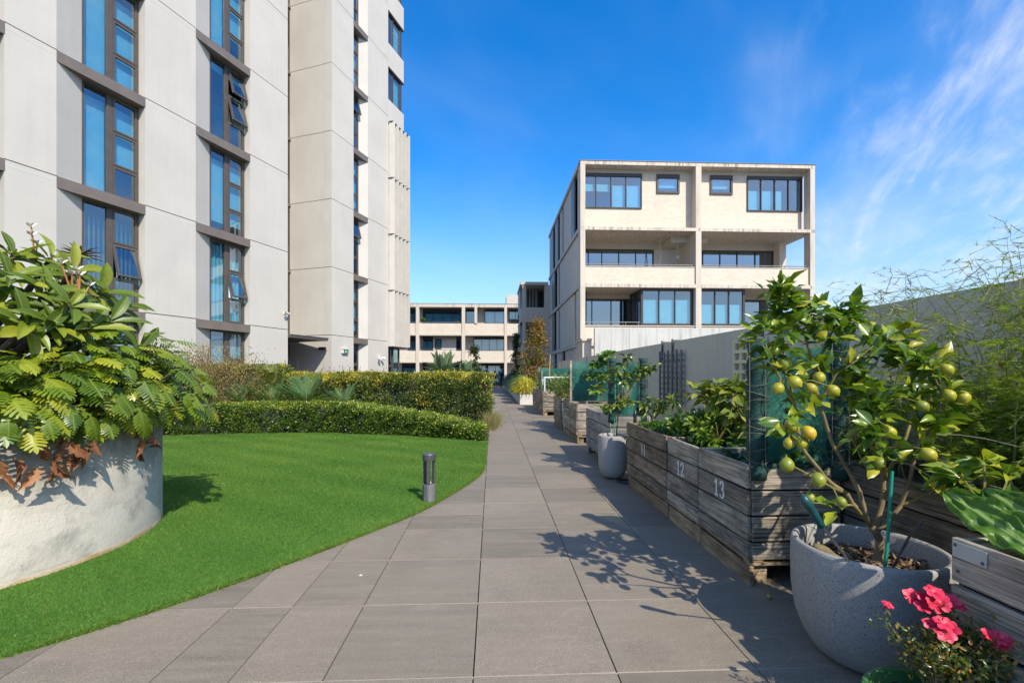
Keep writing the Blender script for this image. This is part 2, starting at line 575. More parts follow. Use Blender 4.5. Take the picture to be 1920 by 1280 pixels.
M['cream'] = m_concrete('cream_concrete', (.60, .53, .435), (.20, .165, .12), .7, .75, .42, .10, .12)
M['soffit'] = m_concrete('soffit_paint', (.55, .50, .43), (.35, .31, .26), .6, .8, .1, .06, .05)
M['slab'] = m_concrete('stained_slab_edge', (.60, .53, .435), (.07, .055, .04), .7, .75, 1.0, .10, .12)
M['brick'] = m_brick('cream_brick', (.66, .57, .455), (.575, .485, .38), (.64, .56, .46))
M['white_render'] = m_concrete('white_render', (.62, .60, .55), (.40, .38, .34), .8, .75, .15, .08, .08)
M['wallgrey'] = m_concrete('grey_wall', (.62, .55, .44), (.35, .31, .245), .9, .8, .3, .14, .15)
M['wallpale'] = m_concrete('pale_wall', (.54, .525, .48), (.22, .21, .18), .6, .8, .8, .12, .12)
M['rail'] = m_plain('rail_metal', (.16, .16, .165), .5, .4, .3)
def m_planter():
    m, t, b = principled('planter_render', .85, .3)
    v = coords(t, 'Object', (1, 1, 1))
    col = cramp(t, noise(t, v, 2.2, 8, .65), [(.3, (.45, .405, .335)), (.55, (.56, .515, .435)), (.75, (.61, .565, .485))])
    sp = N('ShaderNodeSeparateXYZ', t); t.links.new(v, sp.inputs[0])
    hgt = N('ShaderNodeMapRange', t, interpolation_type='SMOOTHSTEP'); hgt.inputs[1].default_value = .30; hgt.inputs[2].default_value = .95
    t.links.new(sp.outputs[2], hgt.inputs[0])
    n1 = noise(t, v, 1.7, 9, .68, .4)
    wet = cramp(t, mth(t, 'ADD', mth(t, 'MULTIPLY', n1, .9), mth(t, 'MULTIPLY', hgt.outputs[0], .26)), [(.49, 0.0), (.62, .8)])
    col = mixc(t, wet, col, (.25, .235, .20))
    band = cramp(t, noise(t, coords(t, 'Object', (1.2, 1.2, 5)), 1.5, 8, .7), [(.56, 0.0), (.68, .55)])
    col = mixc(t, band, col, (.36, .33, .275))
    spot = cramp(t, noise(t, v, 26, 3, .5), [(.70, 0.0), (.74, .5)])
    col = mixc(t, spot, col, (.2, .19, .17))
    t.links.new(col, b.inputs['Base Color'])
    bump(t, b, mth(t, 'ADD', noise(t, v, 30, 5, .7), mth(t, 'MULTIPLY', noise(t, v, 55, 4, .7), .9)), .6, .007)
    return m
M['planter'] = m_planter()
M['trough'] = m_concrete('trough_concrete', (.60, .58, .53), (.36, .33, .29), 1.4, .8, .35, .10, .2)
M['wood'] = m_wood('weathered_wood', (.195, .162, .122), (.38, .318, .242), (.60, .515, .405))
M['wood_dark'] = m_wood('dark_weathered_wood', (.125, .092, .062), (.265, .20, .138), (.45, .355, .26))
M['wood_pallet'] = m_wood('pallet_wood', (.22, .15, .085), (.40, .285, .17), (.56, .42, .27))
M['wood_painted'] = m_wood('grey_painted_wood', (.28, .265, .235), (.34, .32, .285), (.40, .375, .335), .6)
M['soil'] = m_noise('soil', (.03, .02, .013), (.075, .05, .032), 14, .95, .8, 60, bdist=.02)
M['terrazzo'] = m_concrete('terrazzo_pot', (.335, .315, .285), (.19, .175, .155), 1.5, .6, .35, .16, .25, .85, rand=False)
M['black'] = m_plain('black_plastic', (.02, .02, .02), .4)
M['darkmetal'] = m_plain('dark_metal', (.06, .062, .066), .45)
M['white_pipe'] = m_plain('white_plastic', (.75, .76, .76), .35)
M['bark'] = m_noise('bark', (.12, .09, .045), (.25, .19, .095), 18, .85, .5, 60, stretch=(1, 1, .3))
M['bark_green'] = m_noise('green_twig', (.12, .11, .03), (.24, .20, .05), 14, .6, .2, 50)
M['bark_dark'] = m_noise('dark_bark', (.045, .032, .024), (.10, .07, .05), 14, .85, .5, 50)

# ================================================================== SETTING
def catmull(pts, n=6):
    P = [Vector((*p, 0)) for p in pts]
    out = []
    for i in range(len(P) - 1):
        p0, p1, p2, p3 = P[max(i - 1, 0)], P[i], P[i + 1], P[min(i + 2, len(P) - 1)]
        for k in range(n):
            t = k / n
            q = .5 * ((2 * p1) + (p2 - p0) * t + (2 * p0 - 5 * p1 + 4 * p2 - p3) * t * t + (3 * p1 - p0 - 3 * p2 + p3) * t ** 3)
            out.append((q.x, q.y))
    out.append(tuple(P[-1][:2]))
    return out
def in_poly(xy, poly):
    x, y = xy[:, 0], xy[:, 1]
    ins = np.zeros(len(xy), bool)
    n = len(poly)
    for i in range(n):
        x1, y1 = poly[i]; x2, y2 = poly[(i + 1) % n]
        c = ((y1 > y) != (y2 > y))
        with np.errstate(divide='ignore', invalid='ignore'):
            c &= x < (x2 - x1) * (y - y1) / (y2 - y1 + 1e-12) + x1
        ins ^= c
    return ins

M['ground'] = m_noise('paving_far', (.13, .125, .115), (.17, .16, .15), 2, .85, .1, 20)
g = MB(); g.box(-700, -700, -.5, 700, 900, -.06)
tag(g.build('ground', M['ground']), kind='structure')

# ---- lawn outline
LAWN_EDGE = catmull([(-4.6, 1.0), (-3.3, 1.68), (-2.41, 2.34), (-1.94, 2.82), (-1.56, 3.32), (-1.24, 3.79), (-.76, 4.56), (-.5, 5.2), (-.27, 5.87), (-.14, 6.47), (-.11, 7.34), (-.1, 9.36)])
LAWN = LAWN_EDGE + [(-1.93, 10.25), (-4.03, 10.9), (-5.8, 10.8), (-7.33, 10.5), (-12, 10.0), (-12, 1.0)]

# ---- path of separate stone tiles
def m_tile():
    m, t, b = principled('stone_tile', .62, .35)
    v = coords(t, 'Object', (1, 1, 1), True)
    vs_ = coords(t, 'Object', (.8, 9, 1), True)
    a = noise(t, vs_, 1.6, 8, .66, .35)
    c = cramp(t, a, [(.30, (.165, .138, .100)), (.5, (.230, .193, .140)), (.72, (.30, .25, .184))])
    oi = N('ShaderNodeObjectInfo', t)
    blend = cramp(t, oi.outputs['Random'], [(.35, 0.15), (.75, .75)])
    c = mixc(t, blend, c, cramp(t, noise(t, v, 2.2, 6, .6), [(.3, (.185, .153, .110)), (.7, (.26, .215, .156))]))
    g1 = noise(t, v, 240, 3, .7)
    c = mixc(t, cramp(t, g1, [(.53, 0.0), (.68, .75)]), c, (.46, .40, .31))
    c = mixc(t, cramp(t, g1, [(.30, .75), (.46, 0.0)]), c, (.09, .075, .055))
    vein = noise(t, coords(t, 'Object', (.7, 2.2, 1), True), 1.1, 5, .6, 2.5)
    c = mixc(t, cramp(t, vein, [(.485, 0.0), (.497, .12), (.509, 0.0)]), c, (.52, .46, .40))
    st = noise(t, v, 1.1, 5, .7)
    c = mixc(t, cramp(t, st, [(.52, 0.0), (.8, .5)]), c, (.14, .115, .088))
    k = mth(t, 'ADD', mth(t, 'MULTIPLY', oi.outputs['Random'], .22), .78)
    cc = N('ShaderNodeCombineColor', t)
    for i in range(3): t.links.new(k, cc.inputs[i])
    c = mixc(t, 1.0, c, cc.outputs[0], 'MULTIPLY')
    t.links.new(c, b.inputs['Base Color'])
    bump(t, b, mth(t, 'ADD', mth(t, 'MULTIPLY', g1, .5), a), .25, .003)
    return m
M['tile'] = m_tile()
M['bed'] = m_noise('paving_bed', (.03, .028, .026), (.05, .047, .043), 8, .9, .2, 50)
M['grout'] = m_noise('pale_grout', (.36, .31, .24), (.46, .40, .32), 6, .9, .1, 60)
path = MB().box(-6.2, -2, -.055, 3.4, 50, -.03).build('path', M['bed'])
tag(path, kind='structure')
XS = [-5.05, -4.35, -3.65, -2.93, -2.26, -1.557, -1.2, -.775, -.088, .584, 1.256, 1.93, 2.6]
YS = [-.55, .1, .77, 1.44, 2.11, 2.79, 3.45, 4.12, 4.54, 4.93, 5.55, 6.28, 6.9, 7.57, 8.23, 8.84, 9.55]
while YS[-1] < 22: YS.append(YS[-1] + .667)
tile_cache = {}
TP = np.array(LAWN)
ntile = 0
for j in range(len(YS) - 1):
    for i in range(len(XS) - 1):
        x0, x1, y0, y1 = XS[i], XS[i + 1], YS[j], YS[j + 1]
        if y0 > 9 and x1 < 0: continue
        cs = np.array([(x0, y0), (x1, y0), (x0, y1), (x1, y1), ((x0 + x1) / 2, y0), (x1, (y0 + y1) / 2)])
        if in_poly(cs, LAWN).all(): continue
        w, l = round(x1 - x0, 3), round(y1 - y0, 3)
        if (w, l) not in tile_cache:
            tile_cache[(w, l)] = MB().cbox(-w / 2 + .003, -l / 2 + .0022, -.029, w / 2 - .003, l / 2 - .0022, 0, .0015).mesh('tile', False, M['tile'])
        o = link('tile', tile_cache[(w, l)], path, ((x0 + x1) / 2, (y0 + y1) / 2, random.uniform(-.001, .0006)))
        ntile += 1
gm = MB()
for y in YS:
    gm.box(-5, y - .0021, -.0295, 2.6, y + .0021, -.0022)
gm.build('grout', M['grout'], path)
# beyond the counted tiles the rows run on as one part
fm = MB()
y = YS[-1]
while y < 49:
    for i in range(8, 12):
        fm.box(XS[i] + .004, y + .004, -.029, XS[i + 1] - .004, y + .66, -.0005)
    y += .667
far = fm.build('far_tiles', M['tile'], path)
far['kind'] = 'stuff'

# ---- lawn: soil sheet and turf blades
M['lawn'] = m_noise('lawn_base', (.035, .11, .008), (.07, .19, .014), 30, .9, .5, 200, bdist=.01)
lawn = MB().prism(LAWN, -.028, .014).build('lawn', M['lawn'])
tag(lawn, kind='structure')
M['grass'] = m_leaf('grass_blade', [(0, (.062, .15, .014)), (.45, (.135, .255, .028)), (.8, (.215, .33, .05)), (1, (.34, .38, .08))], .5, .30, spec=.35)
PLC, PLR = (-4.48, 3.78), 1.5
def lawn_points(n):
    y = 1.6 + 9.3 * RNG.random(n) ** 1.55
    x = -9.5 + 9.5 * RNG.random(n)
    p = np.stack([x, y], 1)
    k = in_poly(p, LAWN) & ((p[:, 0] - PLC[0]) ** 2 + (p[:, 1] - PLC[1]) ** 2 > PLR ** 2)
    # only what the view could plausibly reach
    k &= p[:, 0] > -1.35 * p[:, 1] - 1.0
    return p[k]
P2 = lawn_points(1050000)
n = len(P2)
sc = np.clip(P2[:, 1] / 4, .8, 1.5)
d = np.stack([RNG.normal(0, .75, n), RNG.normal(0, .75, n), np.full(n, 1.0)], 1)
patch = .5 + .5 * np.sin(P2[:, 0] * 1.6 + np.sin(P2[:, 1] * 2.3) * 2) * np.sin(P2[:, 1] * 2.7 + P2[:, 0] * .8)
tone = np.clip(RNG.normal(.42, .22, n) + .34 * (patch - .5) + .10 * np.sin(P2[:, 0] * 5.3 + P2[:, 1] * 7.7), 0, 1)
# paler, drier blades near the paving edge
e = np.array(LAWN_EDGE)
dist = np.full(n, 9.0)
for q in e[::2]: dist = np.minimum(dist, np.hypot(P2[:, 0] - q[0], P2[:, 1] - q[1]))
tone = np.clip(tone + np.where(dist < .22, .22 * RNG.random(n), 0), 0, 1)
cloud('grass', M['grass'], lawn, np.column_stack([P2, np.full(n, .012)]), d, rand_dirs(n), .020 * RNG.uniform(.6, 1.5, n), .0037 * sc, T_TRI, tone)

ne = 9000
tt = RNG.random(ne) * (len(e) - 1); i0 = tt.astype(int); fr_ = (tt - i0)[:, None]
pe = e[i0] * (1 - fr_) + e[np.minimum(i0 + 1, len(e) - 1)] * fr_ + RNG.normal(0, .010, (ne, 2)) + np.array([-.006, .004])
de = np.stack([RNG.normal(.35, .6, ne), RNG.normal(-.25, .6, ne), np.full(ne, .8)], 1)
cloud('edge_grass', M['grass'], lawn, np.column_stack([pe, np.full(ne, .008)]), de, rand_dirs(ne), .030 * RNG.uniform(.5, 1.5, ne), .005, T_TRI, np.clip(RNG.normal(.62, .25, ne), 0, 1))

# ---- planted bed under the hedges
M['mulch'] = m_noise('bed_mulch', (.035, .024, .016), (.09, .062, .042), 22, .95, .8, 70, bdist=.02)
bed = MB().prism([(-.1, 9.36), (-1.93, 10.25), (-4.03, 10.9), (-5.8, 10.8), (-7.33, 10.5), (-12, 10.0), (-12, 14), (-5.5, 24.5), (-4.6, 27), (-10, 51), (-.2, 51), (-.1, 20)], -.028, .016).build('garden_bed', M['mulch'])
tag(bed, kind='structure')

# ================================================================== BUILDINGS
def window(parent, x0, x1, h0, h1, d, cols, fr=.05, depth=.09, name='window', fm='frame_dark', gl='glass', stack=(), blinds=(), back=.5, mull=.05, openers=(), head=0.0):
    """frame in the plane y=d; cols = list of column fractions; stack = columns split in three sashes"""
    F = MB()
    F.box(x0, d, h0, x0 + fr, d + depth, h1); F.box(x1 - fr, d, h0, x1, d + depth, h1)
    F.box(x0 + fr, d, h0, x1 - fr, d + depth, h0 + fr); F.box(x0 + fr, d, h1 - fr - head, x1 - fr, d + depth, h1)
    xi0, xi1, hi0, hi1 = x0 + fr, x1 - fr, h0 + fr, h1 - fr - head
    tot = sum(cols)
    xs = [xi0]
    for c in cols: xs.append(xs[-1] + (xi1 - xi0) * c / tot)
    panes = []
    for i, c in enumerate(cols):
        a, b = xs[i] + (mull / 2 if i else 0), xs[i + 1] - (mull / 2 if i < len(cols) - 1 else 0)
        if i: F.box(xs[i] - mull / 2, d, hi0, xs[i] + mull / 2, d + depth, hi1)
        if i in stack:
            hs = [hi0, hi0 + (hi1 - hi0) * .31, hi0 + (hi1 - hi0) * .655, hi1]
            for k in range(3):
                if k: F.box(a, d + .004, hs[k] - .02, b, d + depth - .004, hs[k] + .02)
                panes.append((a + .003, b - .003, hs[k] + (.022 if k else .003), hs[k + 1] - (.022 if k < 2 else .003), k, True))
        else:
            panes.append((a, b, hi0, hi1, 9, False))
    w = F.build(name, M[fm], parent)
    for a, b, c, e, k, sash in panes:
        hx, hz = (a + b) / 2, e
        ang = math.radians(-14) if (k in openers and sash) else 0
        if sash:
            s = MB(); q = .045
            W, H = (b - a) / 2, e - c
            for bb in ((-W, -.01, -H, -W + q, .05, 0), (W - q, -.01, -H, W, .05, 0), (-W + q, -.01, -H, W - q, .05, -H + q), (-W + q, -.01, -q, W - q, .05, 0)): s.box(*bb)
            s.build('sash', M[fm], w, (hx, d, hz), (ang, 0, 0))
            MB().box(-W + q, .018, -H + q, W - q, .026, -q).build('pane', M[gl], w, (hx, d, hz), (ang, 0, 0))
        else:
            MB().box(a, d + depth * .4, c, b, d + depth * .4 + .008, e).build('pane', M[gl], w)
    for (fa, fb, ca, cb) in blinds:
        bx('blind', M['blind'], w, xi0 + (xi1 - xi0) * fa, d + depth + .05, hi0 + (hi1 - hi0) * ca, xi0 + (xi1 - xi0) * fb, d + depth + .056, hi0 + (hi1 - hi0) * cb)
    if back:
        bx('room_back', M['interior'], w, x0, d + depth + back, h0, x1, d + depth + back + .02, h1)
    return w

# ---------------- tower on the left; local frame: x along the facade, y into the building
def build_tower():
    r = empty('apartment_tower', (-10.701, 10.373, 0), math.atan2(.93957, .34237),
              'tall pale concrete apartment tower with brown window bars at the left', 'building')
    LV = [0.0] + [3.1 + 3 * k for k in range(8)]            # joint levels
    top = LV[-1] + .9
    MI = M['interior']
    bx('core', MI, r, -6, 1.0, 0, 7.7, 14, top)
    bx('core', MI, r, 11.1, 1.0, 0, 16.0, 14, top)
    bx('core', MI, r, 7.75, 3.0, 0, 11.05, 14, top)
    for i, z in enumerate(LV[1:]):
        bx('floor_slab', MI, r, -6, .42, z - .3, 8.05, 1.0, z - .02)
        bx('floor_slab', MI, r, 10.75, .42, z - .3, 16.3, 1.0, z - .02)
    wall = M['precast']
    def panel(poly, k):
        z0, z1 = LV[k] + (.012 if k else 0), LV[k + 1] - .012
        MB().prism(poly, z0, z1).build('concrete_panel', wall, r)
    Tk = .40
    for k in range(8):
        z0, z1 = LV[k], LV[k + 1]
        panel([(-6, 0), (-2.0, 0), (-1.36, .25), (-1.36, Tk), (-6, Tk)], k)
        panel([(.07, 0), (.98, 0), (1.62, .25), (1.62, Tk), (.07, Tk)], k)
        panel([(2.95, 0), (4.42, 0), (5.08, .25), (5.08, Tk), (2.95, Tk)], k)
        panel([(6.40, 0), (8.12, 0), (8.12, Tk), (6.40, Tk)], k)
        panel([(10.63, 0), (12.15, 0), (12.15, Tk), (10.63, Tk)], k)
        panel([(15.06, 0), (13.27, 0), (12.86, .25), (12.86, Tk), (15.06, Tk)], k)
        panel([(10.645, .41), (10.645, 2.3), (11.0, 2.3), (11.0, .41)], k)
        # pale sealed seam a hand below each joint
        for a, b in ((.07, .97), (2.95, 4.41), (6.41, 8.11), (10.65, 12.14), (13.29, 15.05)):
            bx('seam', M['white_render'], r, a, -.003, z1 - .135, b, .01, z1 - .118)
        # bays
        for (a, b, sp) in ((-1.36, .07, -2.0), (1.62, 2.95, .98), (5.08, 6.40, 4.42)):
            t = MB().prism([(sp, -.004), (b + .01, -.004), (b + .01, .42), (a, .42), (a - .02, .255)], z1 - .27, z1)
            t.build('window_bar', M['bronze'], r)
            lo = z0 + (.0 if k else .05)
            if a < 0:
                window(r, a, b, lo, z1 - .27, .25, (1.0, 1.0), .05, fm='frame_bronze', stack=(1,), back=.55)
                continue
            hb = (.06, .30, .0, .12, .5, .06, .2, .4)[(k * 3 + int(a)) % 8]
            op, bl = (), [(.0, 1, hb, .9)] if (k + int(a)) % 3 else [(0, .42, .0, .92), (.52, 1, .3, .92)]
            if a < 2 and k == 1: op, bl = (1,), []
            if a > 4 and k == 3: op, bl = (1, 2), [(0, 1, .88, .97)]
            if a > 4 and k == 1: op, bl = (1,), []
            if a > 4 and k == 0: bl = [(0, 1, .55, .95)]
            w = window(r, a + .003, b - .003, lo, z1 - .272, .25, (.50, .58), .045, fm='frame_bronze', stack=(1,), blinds=bl, openers=op, mull=.14, back=.55)
            if a < 2 and k == 1:
                vb = MB()
                for q in range(11):
                    x = a + .12 + q * .108
                    vb.add([(x, .42, lo + .1), (x + .06, .46, lo + .1), (x + .06, .46, z1 - .6), (x, .42, z1 - .6)], [(0, 1, 2, 3)])
                o = vb.build('vertical_blind', M['blind'], w)
            if a > 4 and k == 1:
                cu = MB(); pts = []
                for q in range(40):
                    x = a + .07 + q * .0305
                    pts.append((x, .43 + .025 * math.sin(q * 1.3)))
                vs = [(x, y, lo + .03) for x, y in pts] + [(x, y, z1 - .4) for x, y in pts]
                cu.add(vs, [(i, i + 1, 41 + i, 40 + i) for i in range(39)])
                cu.build('curtain', M['blind'], w, smooth=True)
        # slot bay of the second block, mirrored
        MB().prism([(12.14, -.004), (13.27, -.004), (12.86, .255), (12.86, .42), (12.14, .42)], z1 - .27, z1).build('window_bar', M['bronze'], r)
        op = (2,) if k in (2, 4) else ()
        window(r, 12.153, 12.857, z0 + (.05 if k else 0), z1 - .272, .25, (1.0,), .045, fm='frame_bronze', stack=(0,), blinds=[(0, 1, .1, .9)] if k % 2 else (), openers=op, back=.55)
        # louvred strip at the back of the notch
        lw = window(r, 9.6, 10.64, z0 + .05, z1 - .12, 2.3, (1.0,), .08, fm='frame_bronze', stack=(), back=.4)
        lv = MB()
        zz = z0 + 1.2
        while zz < z1 - .2:
            lv.add([(9.68, 2.25, zz), (10.56, 2.25, zz), (10.56, 2.31, zz + .06), (9.68, 2.31, zz + .06)], [(0, 1, 2, 3)]); zz += .1
        o = lv.build('louvre', M['louvre'], lw); o['kind'] = 'stuff'
        bx('notch_wall', M['bronze'], r, 8.05, 2.32, z0, 9.6, 2.6, z1 - .02)
        bx('notch_bar', M['bronze'], r, 9.6, 2.24, z1 - .12, 10.64, 2.42, z1 - .001)
        bx('notch_side', wall, r, 7.8, .41, z0, 8.11, 2.31, z1 - .03)
        # corner bay: spandrel bands and wrapped windows above, screens below
        if k >= 5:
            s = 15.075
            MB().prism([(s, 0), (16.63, 0), (16.63, 4), (16.3, 4), (16.3, .3), (s, .3)], z0 - .32 if k == 5 else z0 - .32, z0 + .93).build('spandrel', wall, r)
            MB().prism([(s, -.02), (16.66, -.02), (16.66, 3.9), (16.5, 3.9), (16.5, .28), (s, .28)], z0 - .37, z0 - .322).build('sill_flashing', M['bronze'], r)
            w = window(r, s + .01, 16.42, z0 + .932, z1 - .372, .07, (.42, .62), .06, fm='frame_dark', stack=(), blinds=[(.45, 1, .05, .95)], back=.8)
            MB().prism([(16.42, .07), (16.60, .12), (16.60, 3.5), (16.42, 3.5)], z0 + .932, z1 - .372).build('corner_post', M['frame_bronze'], w)
        elif k >= 1:
            bx('screen_wall', wall, r, 15.075, .30, z0, 16.5, .6, z1 - .01)
            sb = []
            for q in range(5):
                s = 15.10 + q * .385
                o = MB().prism([(s, .27), (s + .05, -.34), (s + .10, -.34), (s + .16, -.20), (s + .30, .27)], z0 - .24, z1 - .29).build('screen_blade', M['fin'], r)
            bx('screen_rail', M['louvre'], r, 15.09, -.24, z1 - .285, 16.8, .26, z1 - .245)
    bx('soffit_strip', M['louvre'], r, 15.09, -.2, 2.82, 16.8, .28, 2.855)
    window(r, 15.09, 15.75, 0, 2.8, .16, (1.0,), .06, fm='frame_bronze', stack=(0,), back=.5)
    window(r, 15.78, 16.45, 0, 2.8, .16, (1.0,), .06, fm='frame_bronze', blinds=[(0, 1, .2, .6)], back=.5)
    bx('parapet', wall, r, -6, 0, LV[-1] - .012, 15.06, .4, top)
    # entrance canopy in the notch
    c = MB().prism([(8.13, -.12), (10.25, -.12), (10.62, 2.2), (8.13, 2.2)], 2.80, 2.90).build('entrance_canopy', M['louvre'], r)
    MB().prism([(8.13, -.14), (10.28, -.14), (10.63, 2.2), (8.13, 2.2)], 2.902, 2.93).build('canopy_sheet', M['rail'], r)
    return r
tower = build_tower()
def on_tower(s, d, h):
    return (-10.701 + s * .34237 - d * .93957, 10.373 + s * .93957 + d * .34237, h)
TR = math.atan2(.93957, .34237)
# fittings fixed to the tower
M['signgreen'] = m_plain('sign_green', (.01, .22, .10), .4)
M['white_plastic'] = m_plain('fitting_white', (.7, .69, .66), .4)
t = empty('exit_sign', on_tower(11.45, -.01, 2.30), TR, 'small green emergency sign box in a pale hood on the tower wall', 'sign')
MB().cbox(-.20, -.10, .02, .20, .0, .20, .008).build('housing', M['white_plastic'], t)
bx('face', M['signgreen'], t, -.14, -.106, .04, .18, -.101, .16)
bx('hood', M['white_plastic'], t, -.22, -.14, .203, .22, .0, .222)
mk = MB().box(-.05, -.109, .07, .03, -.1065, .13)
mk.add([(.05, -.109, .06), (.09, -.109, .10), (.05, -.109, .14)], [(0, 1, 2)])
mk.build('arrow_mark', M['white_plastic'], t)
t = empty('wall_light', (*on_tower(10.62, .45, 2.43)[:2], 2.43), TR, 'small dark box light on the shaded return wall beside the canopy', 'light')
MB().cbox(-.10, -.18, 0, -.001, .18, .14, .01).build('body', M['darkmetal'], t)
bx('lens', M['white_plastic'], t, -.085, -.15, -.006, -.02, .15, -.001)
t = empty('floodlight', on_tower(14.2, -.001, 2.15), TR, 'twin head white floodlight low on the tower wall near its corner', 'light')
MB().cbox(-.06, -.05, 0, .06, 0, .12, .01).build('mount', M['white_plastic'], t)
MB().tube([(0, -.03, .1), (0, -.04, .26)], .02, 8).build('sensor', M['white_plastic'], t)
for s in (-1, 1):
    MB().tube([(s * .03, -.05, .06), (s * .10, -.14, .05), (s * .20, -.24, .02)], [.02, .05, .085], 10).build('lamp_head', M['white_plastic'], t)
t = empty('security_camera', on_tower(7.95, -.001, 3.72), TR, 'small white security camera on the tower wall above the hedge', 'camera')
MB().cbox(-.05, -.03, -.05, .05, 0, .05, .008).build('mount', M['white_plastic'], t)
MB().tube([(0, -.03, 0), (0, -.12, -.03)], .018, 8).build('arm', M['white_plastic'], t)
MB().tube([(-.12, -.17, 0), (.12, -.13, -.04)], [.045, .05], 10).build('body', M['white_plastic'], t)
MB().tube([(-.125, -.171, 0), (-.121, -.17, 0)], .035, 10).build('lens', M['black'], t)

# ---------------- apartment block on the right
def build_block():
    r = empty('apartment_block', (4.64, 23.8, 0), 0, 'four storey cream brick apartment block with recessed balconies behind the grey wall', 'building')
    C, S, BR = M['cream'], M['soffit'], M['brick']
    W, D = 12.74, 13.2
    for z0, z1 in ((12.43, 12.62), (8.98, 9.15), (5.96, 6.13), (2.86, 3.03)):
        bx('roof' if z0 > 12 else 'floor_slab', M['slab'], r, 0, 0, z0, W, D, z1)
        bx('edge_band', C, r, -.06, .6, z0 - .02, -.001, D + .01, z1 + .03)
    bx('roof_flashing', M['rail'], r, -.03, -.03, 12.622, W + .03, D, 12.65)
    for z0, z1 in ((9.15, 12.43), (6.13, 8.98), (3.03, 5.96), (0, 2.86)):
        bx('fin', C, r, 0, .004, z0, .26, .57, z1)
        bx('fin', C, r, W - .26, .004, z0, W, .5, z1)
        bx('fin', C, r, 6.2, .004, z0, 6.5, .57 if z0 > 9 else 2.4, z1)
    # top storey: brick front with windows
    for x0, x1, z0, z1 in ((.26, 6.2, 9.15, 10.32), (3.46, 4.27, 10.32, 12.2), (4.27, 5.53, 10.32, 11.17), (5.53, 6.2, 10.32, 12.2),
                           (6.5, 12.32, 9.15, 10.28), (6.5, 7.23, 10.28, 12.2), (7.23, 8.48, 10.28, 11.16), (8.48, 9.3, 10.28, 12.2)):
        bx('brick_wall', BR, r, x0, .57, z0, x1, .85, z1)
    bx('brick_wall', BR, r, 12.321, .70, 9.15, 12.479, 1.2, 12.2)
    bx('bulkhead', S, r, .26, .572, 12.2, 12.48, .9, 12.43)
    window(r, .30, 3.46, 10.321, 12.199, .50, (.62, .85, .85, .85), .05, .16, blinds=[(0, .47, .55, .78), (.5, 1, .0, .75)], back=1.2, head=.12)
    window(r, 4.27, 5.53, 11.171, 12.199, .50, (1,), .10, .16, blinds=[(0, 1, .35, 1)], back=1.2, head=.10)
    window(r, 7.23, 8.48, 11.161, 12.199, .50, (1,), .10, .16, blinds=[(0, 1, .35, 1)], back=1.2, head=.10)
    window(r, 9.3, 12.40, 10.281, 12.199, .50, (.8, .85, .85, .8), .05, .16, blinds=[(.0, .66, .05, .66)], back=1.2, head=.12)
    # middle storey balconies
    for a, b in ((.28, 6.17), (6.53, 12.42)):
        bx('parapet', BR, r, a, .08, 6.20, b, .28, 7.06)
        bx('parapet_cap', C, r, a, .05, 7.062, b, .31, 7.09)
        bx('ledge', C, r, a, .03, 6.13, b, .30, 6.198)
        rl = MB().tube([(a, .18, 7.20), (b, .18, 7.20)], .025, 8)
        for q in range(6):
            x = a + .1 + q * (b - a - .2) / 5
            rl.box(x - .02, .165, 7.085, x + .02, .195, 7.19)
        rl.build('railing', M['rail'], r)
    window(r, .27, 4.75, 6.14, 8.60, 2.3, (.55, .75, .95, .95, .95), .07, .12, gl='glass_far', back=.9, blinds=[(.4, 1, 0, 1)])
    window(r, 6.51, 11.9, 6.14, 8.60, 2.3, (1, .95, .95, 1, .95), .07, .12, gl='glass_far', back=.9, blinds=[(.1, .5, .3, 1)])
    bx('header', S, r, .262, 2.28, 8.602, 11.9, 2.6, 8.979)
    bx('brick_wall', M['white_render'], r, 4.75, 2.3, 6.131, 6.2, 2.6, 8.6)
    bx('bulkhead', S, r, 5.25, 1.0, 8.66, 6.199, 2.28, 8.978)
    bx('bulkhead', S, r, 6.501, 1.0, 8.66, 7.3, 2.28, 8.978)
    bx('brick_pier', BR, r, 11.9, 1.75, 6.131, 12.3, 2.9, 8.978)
    bx('side_parapet', BR, r, 12.46, .5, 6.13, 12.66, 1.75, 7.06)
    # lower storey: glazed bays and recesses
    bx('parapet', BR, r, .28, .1, 3.032, 12.42, .28, 3.90)
    bx('parapet_cap', C, r, .27, .05, 3.902, 12.43, .31, 3.95)
    window(r, 3.33, 6.19, 3.97, 5.955, .30, (1, 1, 1), .12, .14, blinds=[(0, .32, 0, .74), (.35, .66, 0, .74), (.69, 1, 0, .74)], back=1.0)
    sw = window(r, 6.51, 9.05, 3.97, 5.955, .30, (1, 1, 1), .12, .14, blinds=[(0, .31, 0, .6), (.35, .66, 0, .6), (.69, 1, 0, .6)], back=1.0)
    def side(x, sgn):
        f = MB()
        for y0, y1 in ((.445, .52), (1.05, 1.1), (1.65, 1.7), (2.24, 2.3)): f.box(x - .05, y0, 3.97, x + .05, y1, 5.955)
        f.box(x - .05, .52, 3.97, x + .05, 2.24, 4.03); f.box(x - .05, .52, 5.88, x + .05, 2.24, 5.955)
        w = f.build('bay_side_window', M['frame_dark'], r)
        for y0, y1 in ((.52, 1.05), (1.1, 1.65), (1.7, 2.24)): bx('pane', M['glass_far'], w, x - .005, y0, 4.03, x + .005, y1, 5.88)
    side(3.39, -1); side(8.99, 1)
    window(r, .27, 3.32, 3.04, 5.72, 2.3, (.7, 1, .9), .07, .12, gl='glass_far', back=1.0)
    window(r, 9.06, 12.1, 3.04, 5.72, 2.3, (.9, 1, .9), .07, .12, gl='glass_far', back=1.0)
    bx('header', S, r, .262, 2.28, 5.722, 3.33, 2.6, 5.959)
    bx('header', S, r, 9.06, 2.28, 5.722, 12.1, 2.6, 5.959)
